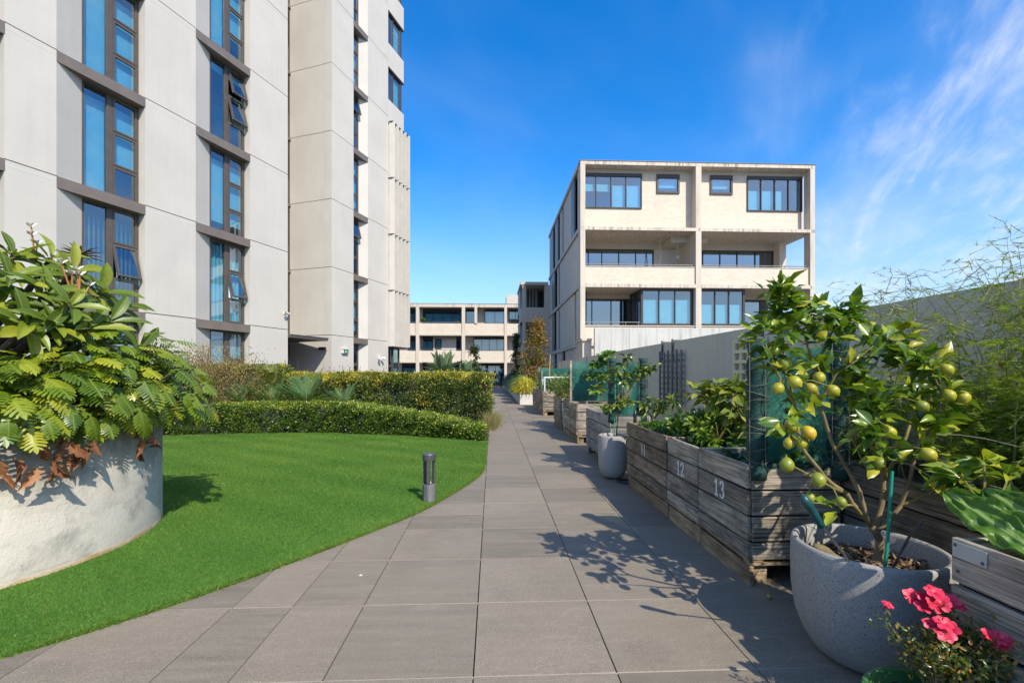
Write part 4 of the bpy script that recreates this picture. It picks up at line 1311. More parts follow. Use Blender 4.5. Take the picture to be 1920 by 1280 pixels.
cycad((-5.85, 12.35, .62), 'yellow green fern clump behind the smaller cycad', 16, .95, FF, (.6, 1.35), name='fern', group='fern')
# agaves and small topiary beyond the hedge
M['agave'] = m_leaf('agave_leaf', [(0, (.10, .16, .09)), (.5, (.17, .25, .13)), (1, (.24, .31, .15))], .45, .12, True, (.30, .36, .18), ribw=.02)
am = [leaf_mesh('agave_leaf', M['agave'], [(0, .07), (.15, .09), (.4, .15), (.6, .145), (.85, .07), (1, .003)], .25, dr) for dr in (.0, .25, .45)]
for loc, L, lb in (((-2.35, 22.0, 1.25), 1.35, 'large pale green agave rosette showing above the tall hedge'), ((-1.35, 23.4, 1.2), 1.0, 'smaller agave beside the little topiary tree')):
    o = empty('agave', (loc[0], loc[1], 0), 0, lb, 'plant', 'agaves beyond the tall hedge')
    MB().tube([(0, 0, 0), (.02, 0, loc[2])], [.1, .12], 8).build('trunk', M['bark_dark'], o)
    for k in range(22):
        a = k * 2.399; e = .12 + 1.25 * (k / 22)
        place_leaf(am[2 if e < .5 else 1 if e < .9 else 0], o, (0, 0, loc[2]), (math.cos(a) * math.cos(e), math.sin(a) * math.cos(e), math.sin(e)), (0, 0, 1) if e < 1.2 else (math.cos(a), math.sin(a), .2), L * (.8 + .25 * (k / 22)))
M['darkleaf'] = m_leaf('dark_leaf', [(0, (.022, .036, .010)), (.5, (.05, .078, .02)), (1, (.13, .16, .035))], .35, .2)
def crown(o, c, R, n, L, W, mat, clumps=20, tone=(.45, .22)):
    cc = rand_dirs(clumps) * (RNG.random((clumps, 1)) ** .45) * np.array(R) + np.array(c)
    w = RNG.integers(0, clumps, n)
    pos = cc[w] + RNG.normal(0, min(R) * .26, (n, 3))
    cloud('crown', mat, o, pos, unit(RNG.normal(0, 1, (n, 3)) + np.array([0, 0, -.3])), rand_dirs(n), L * RNG.uniform(.6, 1.3, n), W * RNG.uniform(.7, 1.2, n), T_OVAL, np.clip(RNG.normal(tone[0], tone[1], n) + RNG.normal(0, .1, clumps)[w], 0, 1))
o = empty('topiary_tree', (-.90, 24.0, 0), 0, 'small tree with two stacked leafy balls behind the agaves', 'tree')
MB().tube([(0, 0, 0), (.02, 0, 1.4), (-.02, 0, 2.5)], [.03, .025, .012], 6).build('trunk', M['bark_dark'], o)
crown(o, (0, 0, 2.45), (.30, .30, .34), 700, .11, .05, M['darkleaf'], 10)
crown(o, (.02, 0, 1.75), (.27, .27, .28), 600, .11, .05, M['darkleaf'], 10)

# ================================================================== RIGHT: TROUGHS, TREES
M['yellowleaf'] = m_leaf('golden_leaf', [(0, (.16, .18, .012)), (.4, (.40, .36, .02)), (1, (.66, .52, .03))], .45, .3)
M['greenfrond'] = m_leaf('green_frond', [(0, (.05, .09, .010)), (.5, (.12, .19, .02)), (1, (.26, .30, .03))], .4, .3)
for y0, y1, lb in ((20.5, 23.2, 'nearest white concrete trough with golden drooping leaves over it'), (23.3, 30.5, 'longer white concrete trough behind the golden plant'), (30.6, 42, 'farthest white concrete trough near the end of the path')):
    o = empty('trough', (1.25, y0, 0), 0, lb, 'planter', 'white concrete troughs along the path')
    m = MB().box(0, 0, 0, .07, y1 - y0, .46).box(.5, 0, 0, .57, y1 - y0, .46).box(.07, 0, 0, .5, .07, .46).box(.07, y1 - y0 - .07, 0, .5, y1 - y0, .46)
    m.build('wall', M['trough'], o)
    bx('soil', M['soil'], o, .07, .07, .0, .5, y1 - y0 - .07, .40)
def mound(loc, R, H, n, L, W, mat, label, tone=(.5, .25)):
    o = empty('trough_plant', loc, 0, label, 'plant', 'drooping plants in the white troughs')
    u = rand_dirs(n); u[:, 2] = np.abs(u[:, 2])
    r = RNG.uniform(.55, 1.05, n)[:, None]
    pos = u * r * np.array(R)
    pos[:, 2] = pos[:, 2] * 1.0 + .0
    d = unit(u * np.array([1, 1, .2]) + np.array([-.15, 0, -.75]) + RNG.normal(0, .3, (n, 3)))
    cloud('foliage', mat, o, pos + np.array([0, 0, H]), d, unit(u + np.array([0, 0, .6])), L * RNG.uniform(.6, 1.3, n), W, T_BLADE, np.clip(RNG.normal(*tone, n), 0, 1))
    m = MB()
    for k in range(14):
        a = k * 2.4
        m.tube([(0, 0, 0), (R[0] * .4 * math.cos(a), R[1] * .5 * math.sin(a), H + R[2] * .5), (R[0] * .8 * math.cos(a), R[1] * .9 * math.sin(a), H + R[2] * .55)], [.02, .015, .006], 5)
    m.build('stems', M['bark_green'], o)
mound((1.50, 21.6, .41), (.62, 1.2, .72), .15, 2200, .24, .035, M['yellowleaf'], 'golden yellow drooping plant in the nearest white trough')
mound((1.5, 24.6, .41), (.62, 1.6, .80), .15, 2200, .24, .035, M['greenfrond'], 'green drooping plant behind the golden one')
mound((1.5, 28.2, .41), (.6, 1.9, .85), .15, 1800, .26, .04, M['greenfrond'], 'green drooping plant in the middle trough past the autumn tree')
mound((1.5, 33.5, .41), (.6, 2.4, .9), .15, 1600, .28, .05, M['darkleaf'], 'dark green plant in the farthest trough')
mound((1.5, 39, .41), (.6, 2.4, .9), .15, 1400, .3, .05, M['darkleaf'], 'last dark green plant beside the two people')
M['autumn'] = m_leaf('autumn_leaf', [(0, (.09, .09, .02)), (.35, (.21, .19, .03)), (.6, (.34, .26, .04)), (.82, (.36, .15, .04)), (1, (.38, .09, .035))], .5, .28)
def tree(name, label, loc, H, trunk_h, R, n, L, W, mat, clumps, tone, bark='bark', nb=14):
    o = empty(name, loc, 0, label, 'tree')
    m = MB()
    top = Vector((random.uniform(-.1, .1), 0, H * .93))
    m.tube([(0, 0, 0), (.03, .02, H * .3), (-.03, 0, H * .6), top], [.06, .045, .03, .008], 8)
    m.build('trunk', M[bark], o)
    b = MB()
    for k in range(nb):
        z = trunk_h + (H - trunk_h) * (k / nb) * .9; a = k * 2.4
        rr = R * (1.05 - .75 * abs((z - trunk_h) / (H - trunk_h) - .3))
        b.tube([(0, 0, z - .1), (rr * .5 * math.cos(a), rr * .5 * math.sin(a), z + .15), (rr * math.cos(a), rr * math.sin(a), z + .45)], [.02, .013, .004], 5)
    b.build('branches', M[bark], o)
    f = RNG.random(clumps)
    zz = trunk_h + (H - trunk_h) * f
    prof = np.where(f < .35, .75 + .7 * f, 1.0 - .9 * (f - .35) / .65) * R
    a = RNG.random(clumps) * 2 * PI; q = np.sqrt(RNG.random(clumps)) * prof
    cc = np.stack([q * np.cos(a), q * np.sin(a), zz], 1)
    w = RNG.integers(0, clumps, n)
    pos = cc[w] + RNG.normal(0, .16 * R + .03, (n, 3))
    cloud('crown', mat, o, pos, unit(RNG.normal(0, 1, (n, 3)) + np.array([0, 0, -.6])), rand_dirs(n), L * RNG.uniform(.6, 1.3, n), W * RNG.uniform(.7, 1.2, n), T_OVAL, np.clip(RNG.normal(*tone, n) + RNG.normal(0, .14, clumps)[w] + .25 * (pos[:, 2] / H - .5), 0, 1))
    return o
tree('autumn_tree', 'slender tree with red and yellow autumn leaves beside the path', (2.55, 25.8, 0), 4.35, .8, .92, 5600, .105, .065, M['autumn'], 80, (.5, .25))
tree('column_tree', 'narrow dark evergreen column tree left of the autumn tree', (1.62, 30.5, .4), 3.75, .1, .36, 3600, .12, .05, M['darkleaf'], 60, (.35, .2), 'bark_dark')

# ================================================================== RIGHT: TIMBER PLANTERS
def plank(parent, mat, L, H, T, loc, rz, seed, nails=True, name='plank'):
    key = (round(L, 2), round(H, 2), round(T, 3), mat, seed % 3)
    if key not in PLK:
        m = MB().cbox(-L / 2, -T / 2, 0, L / 2, T / 2, H, .004)
        rr = random.Random(seed)
        vs = []
        for (x, y, z) in m.v:      # planks are never quite straight
            vs.append((x, y + .003 * math.sin(x * 5 + seed), z + .002 * math.sin(x * 7 + seed * 2)))
        m.v = vs
        PLK[key] = m.mesh('plank', False, M[mat])
    return link(name, PLK[key], parent, loc, (0, 0, rz))
PLK = {}
DIG = {'1': [[(.10, .80), (.28, 1.0), (.28, 0.0)], [(.08, .0), (.48, .0)]],
       '2': [[(.05, .72), (.08, .90), (.22, 1.0), (.38, .98), (.50, .85), (.48, .66), (.30, .38), (.08, .05), (.54, .05)], [(.54, .05), (.56, .2)]],
       '3': [[(.05, .82), (.15, .98), (.34, 1.0), (.46, .86), (.42, .62), (.24, .54)], [(.24, .54), (.46, .46), (.52, .26), (.42, .04), (.22, 0.0), (.05, .14)]],
       '9': [[(.46, .62), (.30, .48), (.12, .56), (.06, .78), (.18, .98), (.38, .98), (.48, .80), (.46, .4), (.34, .08), (.1, .02)]]}
M['stencil'] = m_noise('stencil_paint', (.55, .54, .50), (.80, .79, .75), 60, .8, .1, 60)
def number(parent, txt, x, y, z, h, w=.19, plain=False):
    """painted on a face looking to -x, reading towards -y"""
    m = MB(); u0 = 0
    for ch in txt:
        strokes = DIG[ch] if not (plain and ch == '1') else [[(.28, 1.0), (.28, 0.0)]]
        for s in strokes:
            for (a, b), (c, d) in zip(s[:-1], s[1:]):
                dx, dy = c - a, d - b; l = math.hypot(dx, dy)
                wd = w * (.65 if abs(dx) > abs(dy) else 1.0) / 2
                nx, ny = -dy / l * wd, dx / l * wd
                ex, ey = dx / l * .03, dy / l * .03
                P = [(a - ex + nx, b - ey + ny), (a - ex - nx, b - ey - ny), (c + ex - nx, d + ey - ny), (c + ex + nx, d + ey + ny)]
                q = len(m.f) * 2e-5
                m.add([(x - .001 - q, y - (u0 + p[0]) * h, z + p[1] * h) for p in P], [(0, 1, 2, 3)])
        u0 += .70 if ch == '1' else .85
    return m.build('number', M['stencil'], parent)
def planter(x0, y0, x1, y1, label, mat='wood', top=.81, num=None, hs=(.17, .17, .17, .12), seed=1, pallet=True, soil=.70, T=.026, frontsplit=None, dz=0.0, group='weathered timber pallet planters', plate=False):
    o = empty('timber_planter', (x0, y0, 0), 0, label, 'planter', group)
    W, L = x1 - x0, y1 - y0
    z = top
    for r_, h in enumerate(hs):
        z -= h
        s = seed * 7 + r_
        fz = z + random.uniform(-.003, .003)
        plank(o, mat, L - .006, h - .013, T, (0, L / 2, fz), PI / 2, s)
        plank(o, mat, L - .006, h - .013, T, (W, L / 2, fz), PI / 2, s + 1)
        plank(o, mat, W - .03, h - .013, T, (W / 2, .012, fz - .004), 0, s + 2)
        plank(o, mat, W - .03, h - .013, T, (W / 2, L - .012, fz - .004), 0, s + 3)
    zb = z
    pm = MB()
    for a in (.06, W - .06):
        for b in (.06, L - .06): pm.box(a - .03, b - .03, zb + .01, a + .03, b + .03, top - .03)
    pm.build('corner_posts', M[mat], o)
    bx('liner', M['black'], o, .015, .027, zb + .015, W - .015, L - .027, soil - .05)
    bx('soil', M['soil'], o, .016, .028, soil - .049, W - .016, L - .028, soil)
    if pallet:
        plank(o, 'wood_pallet', L - .01, .022, .10, (.05, L / 2, zb - .025), PI / 2, seed)
        plank(o, 'wood_pallet', W - .02, .022, .09, (W / 2, .05, zb - .0485), 0, seed)
        plank(o, 'wood_pallet', L - .01, zb - .05, .03, (.02, L / 2, 0), PI / 2, seed + 1)
        plank(o, 'wood_pallet', L - .01, zb - .05, .03, (W - .05, L / 2, 0), PI / 2, seed + 2)
        for b in (.09, L / 2, L - .09):
            bx('pallet_block', M['wood_pallet'], o, .05, b - .05, 0, .14, b + .05, zb - .051)
    nm = MB()
    for r_ in range(len(hs)):
        zz = top - sum(hs[:r_ + 1])
        for yy in (.03, L - .03):
            for q in (.04, hs[r_] - .05):
                nm.box(-T / 2 - .0022, yy - .004, zz + q, -T / 2 + .001, yy + .004, zz + q + .008)
    nm.build('nails', M['darkmetal'], o)
    if num:
        number(o, num, -T / 2 - .0035, L * .5 + .5 * .7 * .115 * len(num), top - hs[0] - hs[1] + .025, .115, plain=(num == '11'))
    return o
F0 = 1.69
planter(F0, 2.92, 2.30, 3.645, 'weathered grey timber planter under the dark net, its end facing the lemon pot, stencilled 13', num='13', seed=3, soil=.68)
planter(F0, 3.655, 2.30, 4.30, 'weathered grey timber planter full of spinach, stencilled 12', num='12', seed=5, soil=.68)
planter(F0, 4.33, 2.30, 5.62, 'longer dark weathered timber planter stencilled 11', mat='wood_dark', num='11', seed=8, soil=.76)
p = planter(F0 + .01, .25, 2.32, 1.61, 'weathered timber planter with a metal plate at the front right corner', seed=11, soil=.70)
M['alum'] = m_noise('worn_aluminium', (.38, .40, .38), (.52, .54, .52), 8, .4, .05, 80, metal=.3)
bx('name_plate', M['alum'], p, -.0165, 1.23, .735, -.0135, 1.345, .79)
for yy, zz in ((1.335, .778), (1.243, .747)): MB().ball((-.0175, yy, zz), .006, 8, 5, (.4, 1, 1)).build('screw', M['darkmetal'], p)
bk = planter(2.36, 1.62, 3.05, 3.0, 'dark timber planter against the grey wall behind the lemon pot', mat='wood_dark', seed=13, soil=.72)
number(bk, '1', -.0165, .36, .66, .10)
planter(2.36, 3.05, 3.05, 4.35, 'timber planter against the wall holding the eggplant bush', seed=15, soil=.72)
planter(2.36, 4.4, 3.05, 5.7, 'timber planter against the wall holding the garlic chives', seed=17, soil=.72)
planter(F0, 9.0, 2.25, 9.75, 'weathered planter with a sunlit end just past the grey slatted planter', seed=19, soil=.72)
planter(F0, 9.82, 2.6, 10.72, 'weathered planter carrying the green net screen', seed=21, soil=.72)
planter(F0, 11.2, 2.25, 12.4, 'weathered planter beyond the tall white pot', seed=23, soil=.72)
planter(F0, 15.06, 2.3, 16.3, 'weathered planter under the white pipe frame', seed=25, soil=.72)
planter(F0 + .05, 16.4, 2.3, 17.9, 'weathered planter carrying the farthest net screen', seed=27, soil=.72)
planter(F0 + .05, 17.95, 2.3, 19.4, 'farthest weathered planter next to the white trough', seed=29, soil=.72)
# painted slatted planter on metal legs
o = empty('slatted_planter', (F0, 6.42, 0), 0, 'grey painted slatted planter box on short metal legs', 'planter')
for r_ in range(4):
    z = .13 + r_ * .167
    plank(o, 'wood_painted', 1.68, .155, .025, (0, .84, z), PI / 2, r_)
    plank(o, 'wood_painted', 1.68, .155, .025, (.56, .84, z), PI / 2, r_ + 1)
    plank(o, 'wood_painted', .53, .155, .025, (.28, .014, z), 0, r_ + 2)
    plank(o, 'wood_painted', .53, .155, .025, (.28, 1.666, z), 0, r_ + 3)
bx('soil', M['soil'], o, .014, .028, .15, .546, 1.65, .68)
for yy in (.06, 1.62):
    f = MB().box(.03, yy - .02, 0, .07, yy + .02, .128).box(.49, yy - .02, 0, .53, yy + .02, .128).box(.07, yy - .02, 0, .49, yy + .02, .03)
    f.build('leg', M['darkmetal'], o)
number(o, '9', -.016, .9, .52, .07)

# ---- net screens
def m_net():
    m = bpy.data.materials.new('shade_net'); m.use_nodes = True
    t = m.node_tree; b = t.nodes['Principled BSDF']
    b.inputs['Roughness'].default_value = .6
    v = coords(t, 'Object', (1, 1, 1))
    col = cramp(t, noise(t, v, 5, 4), [(.3, (.018, .12, .09)), (.7, (.04, .23, .17))])
    t.links.new(col, b.inputs['Base Color'])
    tr = N('ShaderNodeBsdfTransparent', t); tr.inputs[0].default_value = (.55, .85, .75, 1)
    tl = N('ShaderNodeBsdfTranslucent', t); t.links.new(col, tl.inputs[0])
    m0 = N('ShaderNodeMixShader', t); m0.inputs[0].default_value = .4
    t.links.new(b.outputs[0], m0.inputs[1]); t.links.new(tl.outputs[0], m0.inputs[2])
    mx = N('ShaderNodeMixShader', t)
    wv = noise(t, coords(t, 'Object', (1, 1, 1)), 260, 2, .6)
    t.links.new(cramp(t, wv, [(.40, .03), (.62, .24)]), mx.inputs[0])
    t.links.new(m0.outputs[0], mx.inputs[1]); t.links.new(tr.outputs[0], mx.inputs[2])
    t.links.new(mx.outputs[0], t.nodes['Material Output'].inputs[0])
    return m
M['net'] = m_net()
M['netdark'] = m_noise('net_bundle', (.006, .028, .024), (.016, .07, .058), 16, .7, .6, 60, bdist=.01)
M['wire'] = m_plain('pale_wire', (.17, .155, .13), .7, .3, .2)
def net(name, label, a, b, z0, z1, posts='wood', wrap=False, sag=.0):
    """screen between ground points a and b"""
    o = empty(name, (a[0], a[1], 0), 0, label, 'net screen', 'green shade net screens on the planters')
    dx, dy = b[0] - a[0], b[1] - a[1]; L = math.hypot(dx, dy); ux, uy = dx / L, dy / L
    for s in (0, L):
        x, y = ux * s, uy * s
        if wrap:
            w = MB()
            pts = [(x, y, z0 - .10 + (z1 - z0 + .13) * k / 16) for k in range(17)]
            w.tube(pts, [.060 + .010 * math.sin(k * 2.1) + .004 * math.sin(k * 5.3) for k in range(17)], 10)
            w.build('net_wrapped_post', M['netdark'], o, smooth=True)
            wr = MB()
            for k in range(11):
                z = z0 + (z1 - z0) * (k + .5) / 11
                wr.tube([(x + .074 * math.cos(q * .7), y + .074 * math.sin(q * .7), z + .022 * math.sin(q * .7 + k * 1.9) + .01 * math.sin(k * 4.1)) for q in range(10)], .0024, 4)
            for q in (3.6, 4.9): wr.tube([(x + .076 * math.cos(q), y + .076 * math.sin(q), z0 + (z1 - z0) * k / 8) for k in range(9)], .0028, 4)
            wr.build('tie_wire', M['wire'], o)
        else:
            MB().cbox(x - .022, y - .022, .3, x + .022, y + .022, z1 + .02, .003).build('post', M['wood'], o)
    nu, nv = 26, 18
    V, F = [], []
    for j in range(nv + 1):
        for i in range(nu + 1):
            u, v = i / nu, j / nv
            w = .016 * math.sin(u * 9 + v * 5) + .012 * math.sin(u * 4 - v * 11) + .02 * math.sin(PI * u)
            zz = z0 + (z1 - z0) * v - sag * math.sin(PI * u) * v
            V.append((ux * L * u - uy * w, uy * L * u + ux * w, zz))
    for j in range(nv):
        for i in range(nu): F.append((j * (nu + 1) + i, j * (nu + 1) + i + 1, (j + 1) * (nu + 1) + i + 1, (j + 1) * (nu + 1) + i))
    MB().add(V, F).build('net', M['net'], o, smooth=True)
    if wrap:   # gathered hem along the bottom
        MB().tube([(ux * L * k / 14, uy * L * k / 14 - .01, z0 - .01 + .012 * math.sin(k * 2.2)) for k in range(15)], [.022 + .009 * math.sin(k * 3.1) for k in range(15)], 8).build('gathered_hem', M['netdark'], o, smooth=True)
    return o
net('net_screen', 'green net screen with wire bound posts on planter 13 behind the lemon tree', (1.755, 2.95), (2.30, 2.93), .80, 1.60, wrap=True, sag=.04)
net('net_screen', 'blue green net screen with wire bound posts on the grey slatted planter', (1.72, 6.46), (2.17, 6.46), .80, 1.59, wrap=True, sag=.05)
net('net_screen', 'bright green net stretched between timber posts past the grey slatted planter', (1.71, 9.86), (2.62, 9.86), .80, 1.66, sag=.02)
net('net_screen', 'farthest green net screen above the white pipe frame', (1.75, 17.0), (2.95, 17.0), .80, 1.63, sag=.03)
net('net_screen', 'short dark net strip on the side of the far planters', (1.76, 16.1), (1.78, 16.9), .80, 1.5)
# pipe frame and garden stake
o = empty('pipe_frame', (1.75, 15.15, 0), 0, 'white plastic pipe frame standing in a far planter', 'frame')
for x, y in ((0, 0), (-.0, .55), (1.2, 0), (1.2, .55)): MB().tube([(x, y, .68), (x, y, 1.26)], .022, 8).build('upright', M['white_pipe'], o)
for a, b in (((0, 0), (1.2, 0)), ((0, 0), (0, .55)), ((0, .55), (1.2, .55)), ((1.2, 0), (1.2, .55))): MB().tube([(*a, 1.265), (*b, 1.265)], .022, 8).build('rail', M['white_pipe'], o)
M['cane'] = m_noise('bamboo_cane', (.30, .22, .12), (.42, .32, .19), 6, .6, .1, 40)
o = tag(MB().tube([(0, 0, .7), (.06, 0, 2.05)], .018, 7).build('garden_stake', M['cane'], None, (1.92, 15.5, 0)), 'tall bamboo stake rising from the pipe frame planter', 'stake')

# ---- trellises hung on the wall
M['trellis_grey'] = m_plain('trellis_grey', (.16, .165, .18), .6)
M['trellis_cream'] = m_plain('trellis_cream', (.78, .66, .40), .6)
o = empty('trellis', (3.095, 7.17, 0), 0, 'dark grey trellis hanging from straps on the wall', 'trellis')
for k in range(6): bx('upright', M['trellis_grey'], o, -.075, k * .185, .85, -.05, k * .185 + .045, 1.78 + .02 * (k % 2))
for k in range(9): bx('slat', M['wood'], o, -.048, .0, .92 + k * .098, -.028, 1.0, .95 + k * .098)
for y in (.48, .95): MB().box(-.026, y, 1.6, -.006, y + .035, 1.99).box(-.006, y, 1.955, .12, y + .035, 1.975).build('strap', M['darkmetal'], o)
o = empty('trellis', (3.095, 4.98, 0), 0, 'cream square lattice trellis on the wall behind the eggplant', 'trellis')
for k in range(5): bx('upright', M['trellis_cream'], o, -.04, k * .16, .85, -.012, k * .16 + .042, 1.82)
for k in range(8): bx('slat', M['trellis_cream'], o, -.046, .0, .90 + k * .125, -.041, .675, .942 + k * .125)

# ================================================================== POTS AND PLANTS ON THE RIGHT
def pot(name, label, loc, prof, mat, soil_r, soil_z, cat='pot', n=64):
    o = empty(name, loc, 0, label, cat)
    MB().lathe(prof, n).build('body', M[mat], o, smooth=True)
    m = MB()
    k = 20
    vs = [(0, 0, soil_z + .015)]
    for ring in (.4, .8, 1.0):
        for q in range(k):
            a = 2 * PI * q / k
            vs.append((soil_r * ring * math.cos(a), soil_r * ring * math.sin(a), soil_z + random.uniform(-.008, .012)))
    fs = [(0, 1 + q, 1 + (q + 1) % k) for q in range(k)]
    for r_ in range(2):
        for q in range(k): fs.append((1 + r_ * k + q, 1 + (r_ + 1) * k + q, 1 + (r_ + 1) * k + (q + 1) % k, 1 + r_ * k + (q + 1) % k))
    m.add(vs, fs).build('soil', M['soil'], o, smooth=True)
    return o
POT = Vector((1.867, 2.191, 0))
big = pot('terrazzo_pot', 'large round speckled grey pot holding the lemon tree', POT, [(.0, .0), (.20, .0), (.235, .025), (.275, .09), (.308, .18), (.325, .30), (.328, .44), (.326, .53), (.322, .548), (.312, .553), (.298, .550), (.291, .535), (.288, .42)], 'terrazzo', .289, .435)
M['chip'] = m_leaf('mulch_chip', [(0, (.07, .035, .018)), (.5, (.20, .11, .055)), (1, (.40, .27, .14))], .75, 0.0)
n = 520
a = RNG.random(n) * 2 * PI; r = .275 * np.sqrt(RNG.random(n))
cloud('bark_chips', M['chip'], big, np.stack([r * np.cos(a), r * np.sin(a), .445 + .025 * RNG.random(n)], 1), rand_dirs(n) * np.array([1, 1, .35]), rand_dirs(n) * .6 + np.array([0, 0, 1]), .035 * RNG.uniform(.5, 1.8, n), .014 * RNG.uniform(.6, 1.8, n), T_DIAMOND)
for (p0, p1, r_) in (((-.245, -.125, .51), (-.09, -.20, .455), .018), ((-.275, .0, .545), (-.12, -.05, .46), .022)):
    p0, p1 = Vector(p0), Vector(p1)
    tag(MB().tube([p0.lerp(p1, k / 6) + rv(.006) for k in range(7)], [r_ * random.uniform(.8, 1.15) for k in range(7)], 8).build('wood_stick', M['bark'], None, POT, smooth=True),
        'weathered stick lying %s in the terrazzo pot' % ('nearest the front rim' if r_ < .02 else 'against the left rim'), 'stick')
# lemon tree
LEMST = [(0, (.055, .12, .014)), (.4, (.13, .23, .02)), (.7, (.25, .34, .026)), (.9, (.42, .45, .034)), (1, (.55, .48, .045))]
M['lemonleaf'] = m_leaf('lemon_leaf', LEMST, .27, .26, True, (.26, .32, .06), spec=.6, ribw=.012)
M['lemoninner'] = m_leaf('lemon_inner_leaf', LEMST, .27, .26)
ll = [leaf_mesh('lemon_leaf', M['lemonleaf'], [(0, .012), (.08, .015), (.12, .06), (.25, .17), (.42, .235), (.6, .225), (.78, .15), (.92, .055), (1, .004)], f, dr, w, 4) for f, dr, w in ((.13, .2, .1), (.2, .45, .15), (.06, .08, .22), (-.08, .35, .18))]
M['lemon'] = m_noise('lemon_skin', (.29, .27, .018), (.40, .365, .026), 7, .38, .35, 190, spec=.5, bdist=.0012, rand=True, tone=.25)
M['lemon_green'] = m_noise('green_lemon_skin', (.16, .20, .02), (.27, .29, .03), 7, .38, .35, 190, spec=.5, bdist=.0012, rand=True, tone=.25)
M['lemon_ripe'] = m_noise('ripe_lemon_skin', (.50, .31, .02), (.58, .39, .03), 7, .38, .35, 190, spec=.5, bdist=.0012)
lt = empty('lemon_tree', POT + Vector((.04, 0, .44)), 0, 'small lemon tree with yellow green fruit growing in the terrazzo pot', 'tree')
LO = Vector((.04, 0, .44))
BR_ = {
'trunk': [(0.04, 0.0, 0.43), (0.06, -0.0, 0.50), (0.07, -0.0, 0.57), (0.01, -0.01, 0.65)],
'A': [(0.01, -0.01, 0.65), (-0.12, -0.02, 0.8), (-0.25, -0.04, 0.89), (-0.38, -0.05, 1.06), (-0.39, -0.03, 1.24), (-0.43, -0.01, 1.43), (-0.44, -0.0, 1.61), (-0.45, 0.0, 1.78)],
'B': [(0.01, -0.01, 0.65), (-0.04, 0.03, 0.86), (-0.12, 0.06, 1.02), (-0.19, 0.08, 1.24), (-0.2, 0.1, 1.43), (-0.09, 0.11, 1.62), (0.01, 0.13, 1.72)],
'C': [(0.05, -0.0, 0.62), (0.12, 0.03, 0.86), (0.11, 0.08, 1.07), (0.06, 0.13, 1.29), (0.05, 0.15, 1.43), (0.17, 0.14, 1.51), (0.26, 0.12, 1.61)],
'D': [(0.04, -0.0, 0.60), (0.15, -0.03, 0.75), (0.17, -0.06, 0.88), (0.19, -0.08, 1.09), (0.28, -0.08, 1.18), (0.31, -0.08, 1.3), (0.25, -0.08, 1.43)],
'E': [(0.15, -0.03, 0.75), (0.24, -0.08, 0.82), (0.32, -0.13, 0.92)],
'F': [(-0.12, -0.02, 0.8), (-0.29, -0.08, 0.88), (-0.44, -0.1, 0.96), (-.51, -.14, 1.01)],
'G': [(0.12, 0.03, 0.86), (0.29, 0.12, 1.01), (0.41, 0.16, 1.23), (0.38, 0.16, 1.43), (0.33, 0.17, 1.53)],
'H': [(-0.19, 0.08, 1.24), (-0.12, 0.04, 1.4), (0.05, -0.02, 1.56)],
'I': [(0.01, -0.01, 0.65), (-0.12, -0.06, 0.76), (-0.26, -0.11, 0.78), (-0.39, -0.13, 0.8)],
'J': [(-0.38, -0.05, 1.06), (-0.49, -0.1, 1.15), (-0.56, -0.13, 1.18)],
'K': [(-0.39, -0.03, 1.24), (-0.51, -0.05, 1.43), (-0.56, -0.05, 1.59)],
'L': [(-0.09, 0.11, 1.62), (-.20, .05, 1.70)], 'M': [(-0.2, 0.1, 1.43), (-.30, .02, 1.58), (-.28, 0, 1.70)], 'O': [(-0.12, 0.06, 1.02), (.0, -.02, 1.15), (.02, -.05, 1.28)],
'P': [(0.12, 0.03, 0.86), (.02, -.08, 1.0), (-.08, -.12, 1.12)]}
TK = {'trunk': (.023, .017), 'A': (.0125, .004), 'B': (.012, .0035), 'C': (.0125, .0035), 'D': (.0115, .0035), 'G': (.011, .003)}
for k, pts in BR_.items():
    r0, r1 = TK.get(k, (.008, .0025))
    P = [Vector(p) - LO for p in pts]
    fine = [lerp_path(P, q / (4 * (len(P) - 1))) + rv(.004) for q in range(4 * (len(P) - 1) + 1)]
    rad = [r0 + (r1 - r0) * q / (len(fine) - 1) for q in range(len(fine))]
    if k == 'trunk': rad[0] = .034
    MB().tube(fine, rad, 8).build('trunk' if k == 'trunk' else 'branch', M['bark'] if k in ('trunk', 'A', 'B', 'C', 'D') else M['bark_green'], lt, smooth=True)
nl = 0
LB = LeafBin(lt)
def leaf_spray(c, n, d0, s=(.066, .110), spread=1.0):
    global nl
    for k in range(n):
        d = (rv(1).normalized() * spread + Vector(d0) * .6)
        if d.length < .1: continue
        d.normalize()
        d.z = d.z * .7 - .05
        p = Vector(c) + d * .015 + rv(.045)
        LB.add(random.choice(ll), p, d, Vector((0.1, -.35, 1)) + rv(.7), random.uniform(*s), random.uniform(.9, 1.2)); nl += 1
SPR = [('A', 1.0, 15, 1), ('A', .93, 9, 1), ('A', .86, 9, 1), ('A', .78, 7, 1), ('A', .7, 5, 1), ('A', .55, 3, 1), ('B', 1.0, 11, 1), ('B', .9, 8, 1), ('B', .8, 8, 1), ('B', .66, 7, 1), ('B', .5, 4, 1),
       ('C', 1.0, 8, 1), ('C', .85, 5, 1), ('C', .6, 9, 1), ('C', .5, 9, 1), ('C', .36, 7, 1), ('D', 1.0, 10, 1), ('D', .85, 7, 1), ('D', .6, 8, 1), ('D', .45, 5, 1), ('E', 1.0, 6, 1), ('E', .6, 3, 1),
       ('G', 1.0, 8, 1), ('G', .8, 8, 1), ('G', .55, 9, 1), ('H', .6, 6, 1), ('H', 1.0, 9, 1), ('K', 1.0, 8, 1), ('K', .6, 3, 1), ('J', .7, 3, 1), ('L', 1.0, 7, 1), ('M', 1.0, 8, 1), ('M', .6, 5, 1), ('O', 1.0, 8, 1), ('O', .6, 6, 1), ('P', 1.0, 5, 1), ('P', .5, 4, 1), ('I', .5, 2, 1)]
